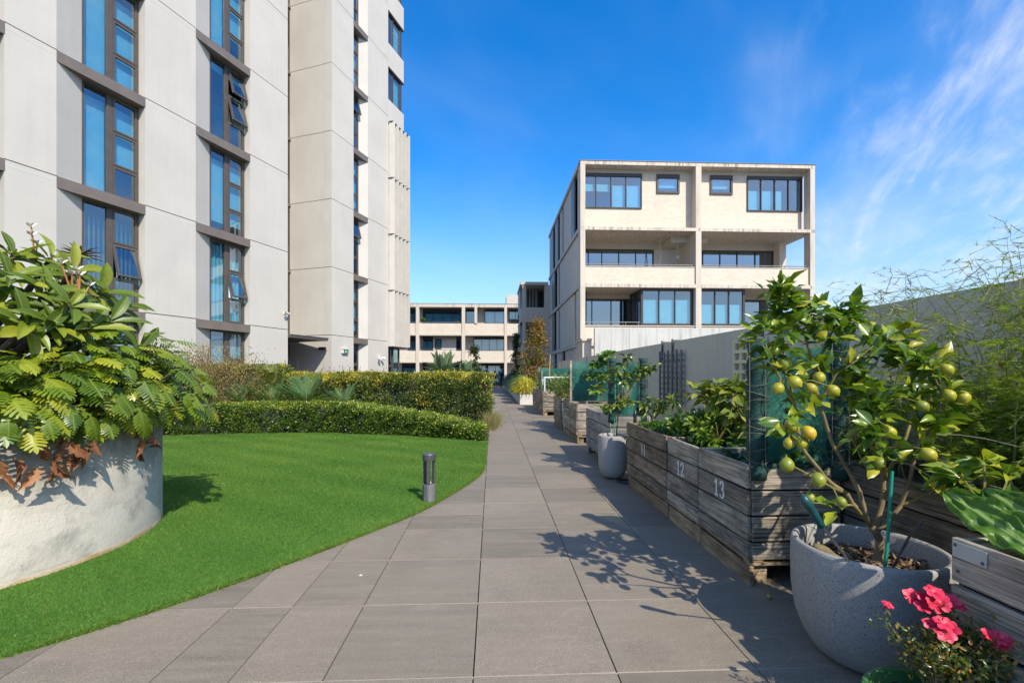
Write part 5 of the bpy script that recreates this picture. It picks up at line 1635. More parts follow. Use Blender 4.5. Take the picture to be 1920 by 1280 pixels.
for k, t_, n_, s_ in SPR:
    pts = [Vector(p) - LO for p in BR_[k]]
    c = lerp_path(pts, t_); b = lerp_path(pts, max(t_ - .1, 0))
    leaf_spray(c, int(n_ * 3.6), (c - b).normalized())
LB.finish(M['lemoninner'])
FRU = [(-0.5, -0.05, 1.51), (-0.45, -0.05, 1.45), (-0.52, -0.1, 1.33), (-0.44, -0.1, 1.36), (-0.36, -0.1, 1.33), (-0.29, -0.06, 1.38), (-0.26, -0.11, 1.32), (-0.54, -0.13, 1.14), (-0.45, -0.1, 1.15), (-0.5, -0.15, 1.08), (-0.44, -0.15, 1.08), (-0.42, -0.17, 1.13), (-0.51, -0.15, 0.98), (-0.36, -0.15, 0.91), (-0.26, -0.16, 0.81), (-0.04, -0.12, 0.98), (0.05, -0.07, 1.12), (0.25, -0.16, 1.42), (0.26, -0.16, 1.3), (0.34, -0.15, 1.29), (0.12, -0.17, 1.25), (0.08, -0.24, 1.04), (0.16, -0.28, 0.98), (0.09, -0.27, 0.92), (-.38, -.12, .82)]
def lemon_mesh(mat, nm):
    m = MB(); prof = []
    for k in range(13):
        t_ = k / 12; z = -1.2 + 2.5 * t_
        r_ = math.sin(PI * t_) ** .62
        if t_ > .9: r_ = max(r_ * .7, .0) if t_ < .98 else .10
        if t_ < .06: r_ = .08
        prof.append((max(r_, .02), z))
    m.lathe(prof, 16, wob=.01)
    m.f.append(tuple(range(15, -1, -1))); m.f.append(tuple(12 * 16 + k for k in range(16)))
    return m.mesh(nm, True, mat)
LM = [lemon_mesh(M['lemon'], 'lemon'), lemon_mesh(M['lemon_green'], 'green_lemon'), lemon_mesh(M['lemon_ripe'], 'ripe_lemon')]
allb = [lerp_path([Vector(p) for p in pts], q / 12) for pts in BR_.values() for q in range(13)]
for i, p in enumerate(FRU):
    p = Vector(p)
    nb = min(allb, key=lambda q: (q - p).length + (.1 if q.z < p.z else 0))
    ax = (p - nb).normalized() * .5 + Vector((random.uniform(-.5, .5), random.uniform(-.4, .1), -.7))
    ax.normalize()
    s = random.uniform(.023, .031) if i not in (0, 14, 24) else .022
    mesh = LM[2] if i == 11 else (LM[1] if i in (0, 1, 12, 13, 14, 15, 20, 24) else LM[0])
    o = place_leaf(mesh, lt, p - LO, ax.orthogonal(), ax, s, 'lemon')
    o.rotation_euler = ax.to_track_quat('Z', 'Y').to_euler(); o.scale = (s, s, s)
    if i == 11: o['label'] = 'ripe orange yellow lemon'
    end = p - ax * s * 1.05
    MB().tube([nb - LO, nb.lerp(end, .6) + Vector((0, 0, .015)) - LO, end - LO], [.0035, .003, .003], 5).build('fruit_stalk', M['bark_green'], lt)
M['stakegreen'] = m_plain('stake_green', (.01, .26, .17), .4)
tag(MB().tube([(1.856, 2.08, .42), (1.893, 2.095, .68), (1.93, 2.118, .93)], .0075, 8).build('garden_stake', M['stakegreen']), 'bright green plastic stake leaning beside the lemon trunk', 'stake')
tag(MB().tube([(1.89, 1.915, .76), (1.884, 1.98, .66), (1.878, 2.05, .50), (1.876, 2.06, .44)], .006, 8).build('support_rod', M['darkmetal']), 'thin dark metal rod stuck in the soil at the front of the terrazzo pot', 'rod')
M['toolgreen'] = m_plain('tool_grip_green', (.012, .07, .075), .42)
M['steel'] = m_noise('bright_steel', (.45, .45, .45), (.62, .62, .62), 8, .25, .03, 80, metal=.9)
tl = empty('hand_cultivator', (1.655, 2.03, .455), 0, 'three pronged hand cultivator with a green handle stuck in the big pot', 'tool')
h0, h1, h2 = Vector((1.329, 1.894, .874)) - Vector(tl.location), Vector((1.431, 1.92, .738)) - Vector(tl.location), Vector((1.60, 2.0, .575)) - Vector(tl.location)
MB().tube([h0.lerp(h1, q / 8) for q in range(9)], [.010, .019, .021, .018, .017, .018, .017, .014, .016], 10).build('handle', M['toolgreen'], tl, smooth=True)
MB().tube([h1, h2], .0055, 8).build('shaft', M['steel'], tl)
pr = MB()
for s in (-1, 0, 1): pr.tube([h2, h2 + Vector((.03, .012 + .018 * s, -.05)), h2 + Vector((.055, .02 + .03 * s, -.11))], [.004, .004, .002], 6)
pr.build('prongs', M['steel'], tl)
# fallen fruit and petals
o = link('fallen_lemon', LM[0], None, (1.72, 2.76, .014)); o.scale = (.013, .013, .013); o.rotation_euler = (1.4, 0, .6)
tag(o, 'tiny yellow fallen fruit on the paving by the pallet planter', 'fruit')
fm_ = MB()
for k in range(4):
    a = k * 1.6; fm_.add([(0, 0, .004), (.008 * math.cos(a), .008 * math.sin(a), .008), (.016 * math.cos(a + .4), .016 * math.sin(a + .4), .004), (.008 * math.cos(a + .9), .012 * math.sin(a + .9), .009)], [(0, 1, 2, 3)])
tag(fm_.build('fallen_flower', M['petal_white'], None, (-.91, 3.19, 0)), 'small white flower fallen on the paving near the lawn', 'flower')

# ---- narrow pot with citrus, hose
sp = pot('terrazzo_pot', 'tall narrow grey speckled pot between planter 11 and the slatted planter', (1.62, 6.06, 0), [(0, .02), (.12, .02), (.15, .05), (.185, .14), (.195, .28), (.195, .56), (.19, .575), (.178, .58), (.168, .575), (.165, .5)], 'terrazzo', .166, .52)
for k in range(4): bx('pot_foot', M['wood_pallet'], sp, .08 * math.cos(k * 1.57) - .02, .08 * math.sin(k * 1.57) - .02, 0, .08 * math.cos(k * 1.57) + .02, .08 * math.sin(k * 1.57) + .02, .022)
hs_ = MB(); hs_.tube([(.10 * math.cos(q * .45) * (1 + .02 * q / 16), .10 * math.sin(q * .45), .012 + .006 * (q // 14)) for q in range(26)], .010, 6)
tag(hs_.build('garden_hose', M['black'], None, (1.72, 5.78, 0), smooth=True), 'coil of black hose on the paving at the end of planter 11', 'hose')
M['citrus'] = m_leaf('citrus_leaf', [(0, (.035, .075, .010)), (.5, (.09, .155, .016)), (.85, (.22, .27, .025)), (1, (.38, .36, .04))], .28, .22, True, None, spec=.6)
cl = [leaf_mesh('citrus_leaf', M['citrus'], [(0, .02), (.15, .15), (.4, .24), (.7, .2), (.92, .07), (1, .005)], f, dr) for f, dr in ((.12, .25), (.2, .5))]
def bush(name, label, loc, sprays, meshes, size, trunk, mat='bark_green', upb=.5, group=None, cat='plant'):
    o = empty(name, loc, 0, label, cat, group)
    L = Vector(loc)
    m = MB()
    for c, n_, R_ in sprays:
        c = Vector(c) - L
        q = Vector(trunk) - L if trunk else Vector((c.x * .3, c.y * .3, 0))
        m.tube([(0, 0, -.04), q * .6 + Vector((0, 0, .0)), q.lerp(c, .5) + rv(.02), c], [.010, .008, .006, .003], 5)
        for k in range(int(n_ * 2.2)):
            d = rv(1).normalized(); d.z = d.z * .6 + .15
            place_leaf(random.choice(meshes), o, c + Vector((d.x, d.y, d.z)) * R_ * random.random() + rv(.01), d, Vector((.1, -.3, 1)) + rv(upb), random.uniform(*size), wx=random.uniform(.85, 1.15))
    m.build('stems', M[mat], o)
    return o
bush('citrus_tree', 'young citrus tree with a green stake growing in the narrow grey pot', (1.66, 6.06, .52),
     [((1.80, 6.03, 1.60), 9, .05), ((1.75, 6.03, 1.50), 9, .06), ((1.73, 6.03, 1.36), 12, .07), ((1.62, 6.04, 1.42), 10, .07), ((1.60, 6.04, 1.30), 8, .06), ((1.88, 6.02, 1.36), 14, .08), ((1.98, 6.02, 1.44), 12, .08), ((2.06, 6.0, 1.43), 9, .06), ((2.15, 6.01, 1.47), 9, .05), ((1.80, 6.0, 1.27), 10, .07), ((1.66, 6.0, 1.0), 12, .08), ((1.58, 5.98, .93), 10, .07), ((1.78, 5.98, 1.02), 12, .09)], cl, (.06, .095), (1.72, 6.05, 1.15), 'bark')
tag(MB().tube([(1.62, 6.0, .5), (1.64, 6.0, 1.35)], .007, 6).build('garden_stake', M['stakegreen']), 'thin green stake in the narrow grey pot', 'stake')
bush('citrus_bush', 'low citrus bush at the far end of planter 11', (2.05, 5.72, .74),
     [((1.92, 5.68, 1.0), 13, .08), ((2.05, 5.68, 1.03), 14, .09), ((2.17, 5.68, .98), 14, .09), ((2.28, 5.7, 1.05), 13, .09), ((2.1, 5.66, .92), 12, .09), ((1.95, 5.66, .90), 10, .08)], cl, (.06, .095), (2.05, 5.72, .85), 'bark')
# ---- vegetables
M['parsley'] = m_leaf('parsley_leaf', [(0, (.03, .09, .008)), (.5, (.07, .17, .012)), (1, (.14, .26, .02))], .45, .3)
o = empty('parsley', (1.99, 4.95, .75), 0, 'bright green parsley carpet in planter 11', 'plant')
n = 2600
pos = np.stack([RNG.uniform(-.26, .26, n), RNG.uniform(-.50, .42, n), RNG.random(n) ** .5 * .10], 1)
pos[:, 2] *= .75 + .35 * np.sin(pos[:, 0] * 23) * np.sin(pos[:, 1] * 17)
cloud('foliage', M['parsley'], o, pos, rand_dirs(n) + np.array([0, 0, .5]), rand_dirs(n) * .6 + np.array([0, 0, 1]), .03, .024, T_OVAL)
m = MB()
for k in range(40): m.tube([(random.uniform(-.2, .2), random.uniform(-.45, .38), -.02), (random.uniform(-.2, .2), random.uniform(-.45, .38), .05)], .003, 4)
m.build('stems', M['petiole'], o)
M['spinach'] = m_leaf('spinach_leaf', [(0, (.06, .14, .014)), (.5, (.13, .25, .02)), (1, (.22, .34, .035))], .38, .28, True, (.30, .40, .12), spec=.6, ribw=.02)
M['chard'] = m_leaf('silverbeet_leaf', [(0, (.07, .16, .016)), (.5, (.12, .24, .022)), (1, (.18, .31, .035))], .42, .2, True, (.30, .40, .12), spec=.4, ribw=.018)
M['brassica'] = m_leaf('broccoli_leaf', [(0, (.02, .06, .030)), (1, (.05, .11, .055))], .5, .2, True, (.16, .24, .14), ribw=.03)
M['eggleaf'] = m_leaf('eggplant_leaf', [(0, (.12, .17, .02)), (.5, (.22, .27, .035)), (1, (.40, .39, .05))], .55, .3, True, (.30, .32, .10), ribw=.015)
def big_leaf(name, mat, w, nseg=16, fold=.1, droop=.3, wave=.25, nw=7, pet=.0, cols=11):
    V, F = [], []
    for i in range(nseg + 1):
        t_ = i / nseg
        hw = w * (.10 if t_ < pet else max(.02, math.sin(PI * min(1, (t_ - pet) / (1 - pet) * .93 + .07)) ** .6))
        if t_ < pet: hw = .03
        for j in range(cols):
            u = -1 + 2 * j / (cols - 1)
            z = -droop * t_ * t_ + abs(u) * hw * fold * 3
            if t_ >= pet:
                z += wave * hw * (abs(u) ** 1.3) * math.sin(t_ * PI * nw + (1.1 if u > 0 else 0)) * .8
                z += .050 * mnoise.noise(Vector((u * 4.6, t_ * 13, w * 91))) * min(1, abs(u) * 5)
            V.append((u * hw, t_ + .12 * hw * math.sin(u * 3), z))
    for i in range(nseg):
        for j in range(cols - 1): F.append((i * cols + j, i * cols + j + 1, (i + 1) * cols + j + 1, (i + 1) * cols + j))
    return MB().add(V, F).mesh(name, True, M[mat])
spm = [big_leaf('spinach_leaf', 'spinach', .34, wave=.3), big_leaf('spinach_leaf', 'spinach', .3, droop=.6, wave=.2)]
chm = [big_leaf('silverbeet_leaf', 'chard', .17, 44, fold=.06, droop=.22, wave=.42, nw=9, pet=.16, cols=21), big_leaf('silverbeet_leaf', 'chard', .20, 44, fold=.06, droop=.5, wave=.4, nw=8, pet=.2, cols=21)]
brm = [big_leaf('broccoli_leaf', 'brassica', .3, wave=.3, pet=.25)]
egm = [leaf_mesh('eggplant_leaf', M['eggleaf'], [(0, .01), (.1, .015), (.16, .16), (.3, .26), (.5, .27), (.7, .19), (.9, .07), (1, .004)], .1, dr, .25, 5) for dr in (.2, .5, .0)]
def rosette(name, label, loc, n, L, meshes, el=(.2, 1.2), leaf='leaf', group=None, sp=.03):
    o = empty(name, loc, 0, label, 'plant', group)
    for k in range(n):
        a = k * 2.399 + random.uniform(-.3, .3); e = random.uniform(*el)
        place_leaf(random.choice(meshes), o, (random.uniform(-sp, sp), random.uniform(-sp, sp), 0), (math.cos(a) * math.cos(e), math.sin(a) * math.cos(e), math.sin(e)), Vector((0, 0, 1)) if e < 1.0 else Vector((math.cos(a) * -.5, math.sin(a) * -.5, .6)), random.uniform(*L), leaf)
    return o
M['spinlow'] = m_leaf('vegetable_leaf', [(0, (.05, .11, .014)), (.5, (.13, .23, .022)), (1, (.28, .36, .04))], .4, .28)
rosette('spinach', 'light green crinkled spinach in planter 12 nearest planter 11', (1.98, 4.08, .68), 20, (.16, .24), spm, sp=.12)
rosette('spinach', 'light green spinach in the middle of planter 12', (2.10, 3.85, .68), 18, (.16, .24), spm, sp=.10)
rosette('broccoli_plant', 'young blue green broccoli plant in planter 13', (1.87, 3.38, .67), 9, (.17, .24), brm)
rosette('broccoli_plant', 'blue green broccoli plant close to the net of planter 13', (2.08, 3.25, .67), 9, (.17, .25), brm)
bush('eggplant', 'tall yellow green eggplant bush in front of the grey wall', (2.5, 4.1, .72),
     [((1.98, 4.25, 1.20), 9, .10), ((2.12, 4.22, 1.25), 11, .11), ((2.28, 4.2, 1.24), 11, .12), ((2.05, 4.2, 1.16), 9, .11), ((2.22, 4.1, 1.20), 11, .12), ((2.40, 4.05, 1.08), 11, .12), ((2.18, 4.0, 1.02), 10, .12), ((2.38, 3.95, 1.0), 11, .12), ((2.3, 3.8, .92), 9, .12), ((2.48, 4.0, 1.08), 8, .12)], egm, (.10, .17), (2.35, 4.1, .95), 'bark')
M['chive'] = m_leaf('chive_blade', [(0, (.045, .11, .018)), (.6, (.11, .20, .03)), (1, (.22, .30, .05))], .35, .25)
for (x, y, k), lb in zip(((2.55, 5.35, 420), (2.75, 4.8, 380), (2.25, 5.0, 200)), ('tall clump of garlic chives below the grey trellis', 'clump of garlic chives between the trellises', 'small tuft of chives at the back of planter 11')):
    o = empty('garlic_chives', (x, y, .70), 0, lb, 'plant', 'garlic chive clumps')
    b = np.stack([RNG.normal(0, .10, k), RNG.normal(0, .14, k), np.zeros(k)], 1)
    d = np.stack([RNG.normal(0, .5, k), RNG.normal(0, .5, k), np.full(k, 1.0)], 1)
    # bent blades: two joined lengths
    V, F, T = [], [], []
    for i in range(k):
        L = random.uniform(.22, .44); dd = Vector(d[i]).normalized(); p = Vector(b[i]); s = dd.cross(Vector((0, .3, 1))).normalized() * .0045
        q = p + dd * L * .6; e2 = q + (dd + Vector((dd.x * 1.2, dd.y * 1.2, -.75))) * L * .45
        n0 = len(V); V += [p - s, p + s, q + s, q - s, e2]; F += [(n0, n0 + 1, n0 + 2), (n0, n0 + 2, n0 + 3), (n0 + 3, n0 + 2, n0 + 4)]; T += [random.random()] * 5
    w = link('blades', np_mesh('blades', np.array([tuple(v) for v in V]), np.array(F), np.array(T), M['chive']), o); w['kind'] = 'stuff'
for (x, y, h, lb) in ((2.75, 3.35, .62, 'leafy vegetables at the back behind planter 13'), (2.55, 4.65, .42, 'leafy vegetables below the chives against the wall'), (2.02, 4.48, .30, 'loose leafy greens at the near end of planter 11'), (2.12, 3.15, .28, 'loose leafy greens under the net of planter 13'), (2.05, 4.15, .34, 'tall loose greens over the spinach of planter 12')):
    shrub('leafy_plant', lb, (x, y, .70), .30, h, 620, .07, .04, M['spinlow'], 'plant', nst=6, tone=(.5, .25), bark='bark_green', clumps=14)
# leafy plants in the far planters
figm = [leaf_mesh('vine_leaf', M['spinach'], [(0, .03), (.1, .25), (.3, .42), (.5, .34), (.65, .40), (.85, .18), (1, .01)], .1, .25)]
bush('vine', 'broad leaved vine rising above the bright green net', (2.3, 9.5, .74), [((2.38, 9.2, 1.78), 14, .12), ((2.30, 9.4, 1.66), 14, .13), ((2.22, 9.45, 1.55), 12, .12), ((2.1, 9.5, 1.35), 14, .15), ((2.35, 9.4, 1.3), 14, .15), ((2.2, 9.4, 1.05), 14, .15)], figm, (.09, .15), (2.3, 9.4, 1.1), 'bark')
rosette('leafy_plant', 'broad leaf poking out beside the far post of the slatted planter', (1.95, 7.6, .68), 9, (.2, .3), spm, (.5, 1.3))
for (x, y, h, lb) in ((1.95, 10.3, .7, 'leafy vegetables behind the bright green net'), (1.78, 11.55, .72, 'dark leafy bush just beyond the tall white pot'), (2.0, 12.1, .55, 'leafy bush at the far end of the planter past the white pot'), (2.0, 15.6, .62, 'leafy bush inside the white pipe frame'), (2.1, 17.2, .75, 'leafy bush in front of the farthest net'), (2.05, 18.6, .6, 'leafy bush in the farthest timber planter')):
    shrub('leafy_plant', lb, (x, y, .70), .30, h, 420, .07, .035, M['lowhedge'], 'plant', nst=5, tone=(.5, .25), bark='bark_green', clumps=12)
wp = pot('tall_pot', 'tall pale square sided pot squeezed between two timber planters', (1.80, 10.95, 0), [(0, .0), (.085, .0), (.115, .70), (.10, .70), (.095, .62)], 'trough', .096, .63, n=4)
bush('pot_shrub', 'upright dark green shrub in the tall pale pot', (1.80, 10.95, .64), [((1.78, 10.95, .8), 12, .09), ((1.80, 10.95, .95), 12, .09), ((1.79, 10.95, 1.1), 12, .08), ((1.80, 10.95, 1.25), 10, .06)], cl, (.05, .08), (1.8, 10.95, .8))
# tools and odds on the planters
o = tag(MB().lathe([(.022, 0), (.024, .02), (.020, .05), (.024, .09), (.019, .15), (.0, .155)], 10).build('torch_handle', M['black'], None, (1.745, 5.50, .80), smooth=True), 'black tool handle standing at the far corner of planter 11', 'tool')
M['balc'] = m_leaf('balcony_plant_leaf', [(0, (.04, .09, .014)), (.5, (.10, .18, .022)), (1, (.24, .30, .04))], .4, .25)
for x, z, lb in ((-8.0, 7.1, 'small leafy plant beside the left column on the far upper balcony'), (-3.95, 7.1, 'small leafy plant near the middle column on the far upper balcony'), (2.1, 7.1, 'small leafy plant at the right end of the far upper balcony')):
    o = shrub('balcony_plant', lb, (x, 52.55, 5.93), .28, 1.75, 260, .22, .10, M['balc'], 'plant', nst=5, clumps=9)
# ---- silverbeet in the right foreground
o = empty('silverbeet', (1.98, 1.22, .70), 0, 'silverbeet with big crinkled leaves in the right foreground planter', 'plant')
B0 = Vector((1.98, 1.22, .70))
for p0, p1, up, s, k in (((1.83, 1.36, .76), (1.755, 1.74, 1.0), (-.60, -.60, .55), .42, 0), ((1.95, 1.30, .72), (1.86, 1.58, 1.05), (-.4, -.75, .35), .44, 1), ((2.0, 1.25, .70), (2.15, 1.62, .98), (-.1, -.7, .7), .42, 0), ((1.9, 1.2, .7), (1.80, 1.02, 1.0), (-.8, -.2, .5), .40, 1), ((2.02, 1.2, .7), (2.2, 1.05, 1.05), (.3, -.5, .8), .42, 1), ((1.98, 1.3, .7), (2.05, 1.55, 1.1), (.0, -.9, .3), .40, 0)):
    p0, p1 = Vector(p0), Vector(p1)
    place_leaf(chm[k], o, p0 - B0, p1 - p0, up, s)
MB().tube([(0, 0, -.03), (0, 0, .03)], .03, 8).build('crown_base', M['petiole'], o)
bush('citrus_seedling', 'glossy leaved seedling behind the silverbeet', (2.0, 1.72, .70), [((1.95, 1.80, .96), 5, .05), ((2.06, 1.82, 1.02), 5, .05), ((2.14, 1.80, .96), 5, .06)], ll[:2], (.08, .115), (2.0, 1.72, .82))
# ---- asparagus fern thicket along the wall
M['asp'] = m_leaf('asparagus_needle', [(0, (.11, .18, .016)), (.5, (.25, .37, .028)), (.82, (.42, .50, .035)), (1, (.62, .54, .07))], .6, .45)
M['aspstem'] = m_noise('asparagus_stem', (.14, .15, .035), (.34, .28, .10), 9, .55, .05, 40)
o = empty('asparagus_fern', (2.72, 2.3, .72), 0, 'feathery asparagus fern thicket against the grey wall at the right', 'plant')
A0 = Vector((2.72, 2.3, .72))
sm, V0, D0, T0 = MB(), [], [], []
berries = []
def asp_stem(p0, p1, bend, r0, dens, tone, blen=(.12, .34), start=.25, nn=46):
    pts = []
    for q in range(11):
        t_ = q / 10
        p = Vector(p0).lerp(Vector(p1), t_) + Vector(bend) * math.sin(PI * t_ * .9) + rv(.012)
        pts.append(p - A0)
    sm.tube(pts, [r0 * (1 - .8 * q / 10) for q in range(11)], 5)
    for b in range(dens):
        t_ = start + (1 - start) * (b + random.random()) / dens
        p = lerp_path(pts, t_)
        L = random.uniform(*blen) * (1.15 - .5 * t_)
        d = rv(1); d.z = d.z * .5 + .1; d.normalize()
        end = p + d * L + Vector((0, 0, -.25 * L))
        mid = p + d * L * .5 + rv(.02)
        sm.tube([p, mid, end], [.0018, .0013, .0008], 3, cap=False)
        side = d.cross(Vector((0, 0, 1))).normalized()
        for k in range(nn):
            u = random.random()
            c = p.lerp(mid, u * 2) if u < .5 else mid.lerp(end, u * 2 - 1)
            nd = side * random.uniform(-1, 1) + d * random.uniform(.1, .8) + rv(.35)
            V0.append(c); D0.append(nd); T0.append(tone + random.gauss(0, .17))
        if random.random() < .05: berries.append(end)
for k in range(34):
    x0, y0 = random.uniform(2.42, 2.98), random.uniform(1.75, 2.9)
    top = random.uniform(1.25, 1.95) if k % 3 else random.uniform(1.0, 1.45)
    asp_stem((x0, y0, .72), (x0 + random.uniform(-.22, .16), y0 + random.uniform(-.25, .2), top), (random.uniform(-.1, .1), random.uniform(-.1, .1), .05), .006, 20, random.uniform(.3, .7), nn=62)
for k in range(26):       # denser plumes near the frame edge
    x0, y0 = random.uniform(2.5, 2.95), random.uniform(1.72, 2.45)
    asp_stem((x0, y0, .75), (x0 + random.uniform(-.25, .1), y0 + random.uniform(-.1, .1), random.uniform(1.1, 1.75)), (.0, .0, .05), .006, 26, random.uniform(.45, .8), nn=84)
# wiry bare ends arching over the wall and in front of the sky
for k in range(22):
    x0, y0 = random.uniform(2.4, 2.95), random.uniform(2.3, 2.8)
    asp_stem((x0, y0, 1.2), (random.uniform(1.95, 2.65), random.uniform(2.35, 2.75), random.uniform(1.66, 1.93)), (random.uniform(-.2, .2), 0, random.uniform(.1, .26)), .0028, 7, .6, (.08, .30), .4, 9)
for k in range(16):
    x0, y0 = random.uniform(2.6, 2.95), random.uniform(2.0, 2.5)
    asp_stem((x0, y0, 1.3), (random.uniform(2.65, 3.05), random.uniform(2.1, 2.6), random.uniform(1.8, 2.2)), (random.uniform(-.12, .12), 0, .1), .003, 12, .55, (.08, .26), .35, 14)
sm.build('stems', M['aspstem'], o)
V0 = np.array([tuple(v) for v in V0]); D0 = np.array([tuple(v) for v in D0])
cloud('needles', M['asp'], o, V0, D0, rand_dirs(len(V0)), .026 * RNG.uniform(.6, 1.5, len(V0)), .0036, T_TRI, np.clip(np.array(T0), 0, 1))
M['berry'] = m_plain('red_berry', (.45, .03, .015), .3)
for p in berries[:24]: MB().ball(p, .0075, 8, 6).build('berry', M['berry'], o, smooth=True)
bb = MB().tube([(2.62, 1.72, .70), (2.78, 1.74, 1.02), (2.95, 1.74, 1.35)], [.018, .015, .012], 7).build('dead_stalk', M['bark'], None)
tag(bb, 'brown woody stalk leaning in the asparagus fern at the right edge', 'stalk')
wr = MB()
for z in (.93, 1.13): wr.tube([(1.98 + .09 * k, 1.95 - .02 * k, z + .012 * math.sin(k * 1.1) - .012 * k) for k in range(10)], .0022, 4)
tag(wr.build('wire_support', M['wire']), 'thin slack wires strung across the asparagus fern', 'wire')

# ---- azalea in a green pot
M['glaze'] = m_noise('green_glaze', (.03, .10, .03), (.09, .20, .06), 5, .2, .1, 30, spec=.7)
az = pot('glazed_pot', 'green glazed pot with a pink azalea at the bottom right corner', (1.46, 1.40, 0), [(0, 0), (.13, 0), (.15, .04), (.19, .2), (.215, .29), (.222, .315), (.215, .325), (.195, .315), (.188, .28)], 'glaze', .19, .275)
M['azleaf'] = m_leaf('azalea_leaf', [(0, (.045, .075, .014)), (.45, (.11, .15, .022)), (.75, (.24, .22, .035)), (1, (.44, .17, .04))], .28, .2)
M['azpink'] = m_leaf('azalea_petal', [(0, (.60, .012, .05)), (.5, (.74, .022, .075)), (1, (.80, .06, .13))], .5, .12, True)
o = empty('azalea', (1.5, 1.45, .28), 0, 'azalea bush with bright pink flowers in the green glazed pot', 'plant')
A1 = Vector((1.5, 1.45, .28))
tw = MB(); tips = []
for k in range(64):
    a = random.uniform(0, 2 * PI); rr = random.uniform(.05, .23)
    tip = Vector((.09 + rr * math.cos(a) * 1.0, .03 + rr * math.sin(a) * .7, random.uniform(.11, .31) * (1 - .25 * rr / .25)))
    tw.tube([(random.uniform(-.02, .02), 0, -.01), tip * .5 + Vector((0, 0, .02)) + rv(.02), tip], [.006, .004, .002], 5)
    tips.append(tip)
tw.build('twigs', M['bark'], o)
V, D = [], []
for t_ in tips:
    for k in range(46):
        V.append(t_ * random.uniform(.72, 1.05) + rv(.035)); d = rv(1) + Vector((0, 0, .5)); D.append(d)
V = np.array([tuple(v) for v in V]); D = np.array([tuple(v) for v in D])
cloud('foliage', M['azleaf'], o, V, D, rand_dirs(len(V)) + np.array([0, -.3, .7]), RNG.uniform(.014, .026, len(V)), RNG.uniform(.007, .012, len(V)), T_OVAL)
pk = leaf_mesh('azalea_petal', M['azpink'], [(0, .10), (.2, .2), (.5, .40), (.75, .42), (.93, .25), (1, .08)], .05, .35, .25, 4)
def azflower(p, s, d):
    c = MB().tube([Vector((0, 0, 0)), Vector(d).normalized() * -.025], [.004, .003], 5).build('flower', M['azpink'], o, Vector(p) - A1)
    x, y, z = frame(Vector(d).orthogonal(), d)
    for q in range(6):
        a = q * PI / 3 + random.uniform(-.15, .15)
        dd = x * math.cos(a) + y * math.sin(a) + Vector(d).normalized() * .5
        place_leaf(pk, c, (0, 0, 0), dd, Vector(d) + rv(.2), s * random.uniform(.85, 1.1), 'petal')
for p in ((1.515, 1.585, .595), (1.54, 1.56, .60), (1.56, 1.545, .625), (1.585, 1.555, .615), (1.605, 1.53, .60), (1.55, 1.535, .59), (1.575, 1.53, .595), (1.62, 1.52, .592), (1.53, 1.55, .575),
          (1.485, 1.48, .55), (1.505, 1.455, .565), (1.52, 1.45, .55), (1.495, 1.44, .54), (1.585, 1.385, .565), (1.61, 1.375, .56), (1.63, 1.38, .55), (1.60, 1.37, .545), (1.425, 1.585, .565)):
    azflower(p, random.uniform(.024, .032) if p[0] > 1.45 else .018, (random.uniform(-.5, .2), random.uniform(-.9, -.3), random.uniform(.5, 1)))

# ---- bollard light on the lawn
M['galv'] = m_concrete('galvanised_base', (.13, .13, .132), (.42, .42, .41), 5, .45, .45, .4, .3, rand=False)
o = empty('bollard_light', (-.69, 5.01, .012), 0, 'small dark metal bollard light on the lawn near the path edge', 'light')
MB().lathe([(.072, 0), (.072, .17), (.070, .185), (.0, .185)], 28).build('base', M['galv'], o, smooth=False)
MB().lathe([(.0, .445), (.072, .445), (.073, .455), (.073, .505), (.066, .518), (.0, .522)], 28).build('cap', M['darkmetal'], o)
for k in range(3):
    a = -PI / 2 + k * 2 * PI / 3
    MB().cbox(-.012, -.020, .18, .012, .020, .45, .003).build('upright', M['darkmetal'], o, (.056 * math.cos(a), .056 * math.sin(a), 0), (0, 0, a))
MB().lathe([(.0, .19), (.022, .19), (.022, .20), (.012, .215), (.0, .215)], 12).build('lamp', M['white_plastic'], o)

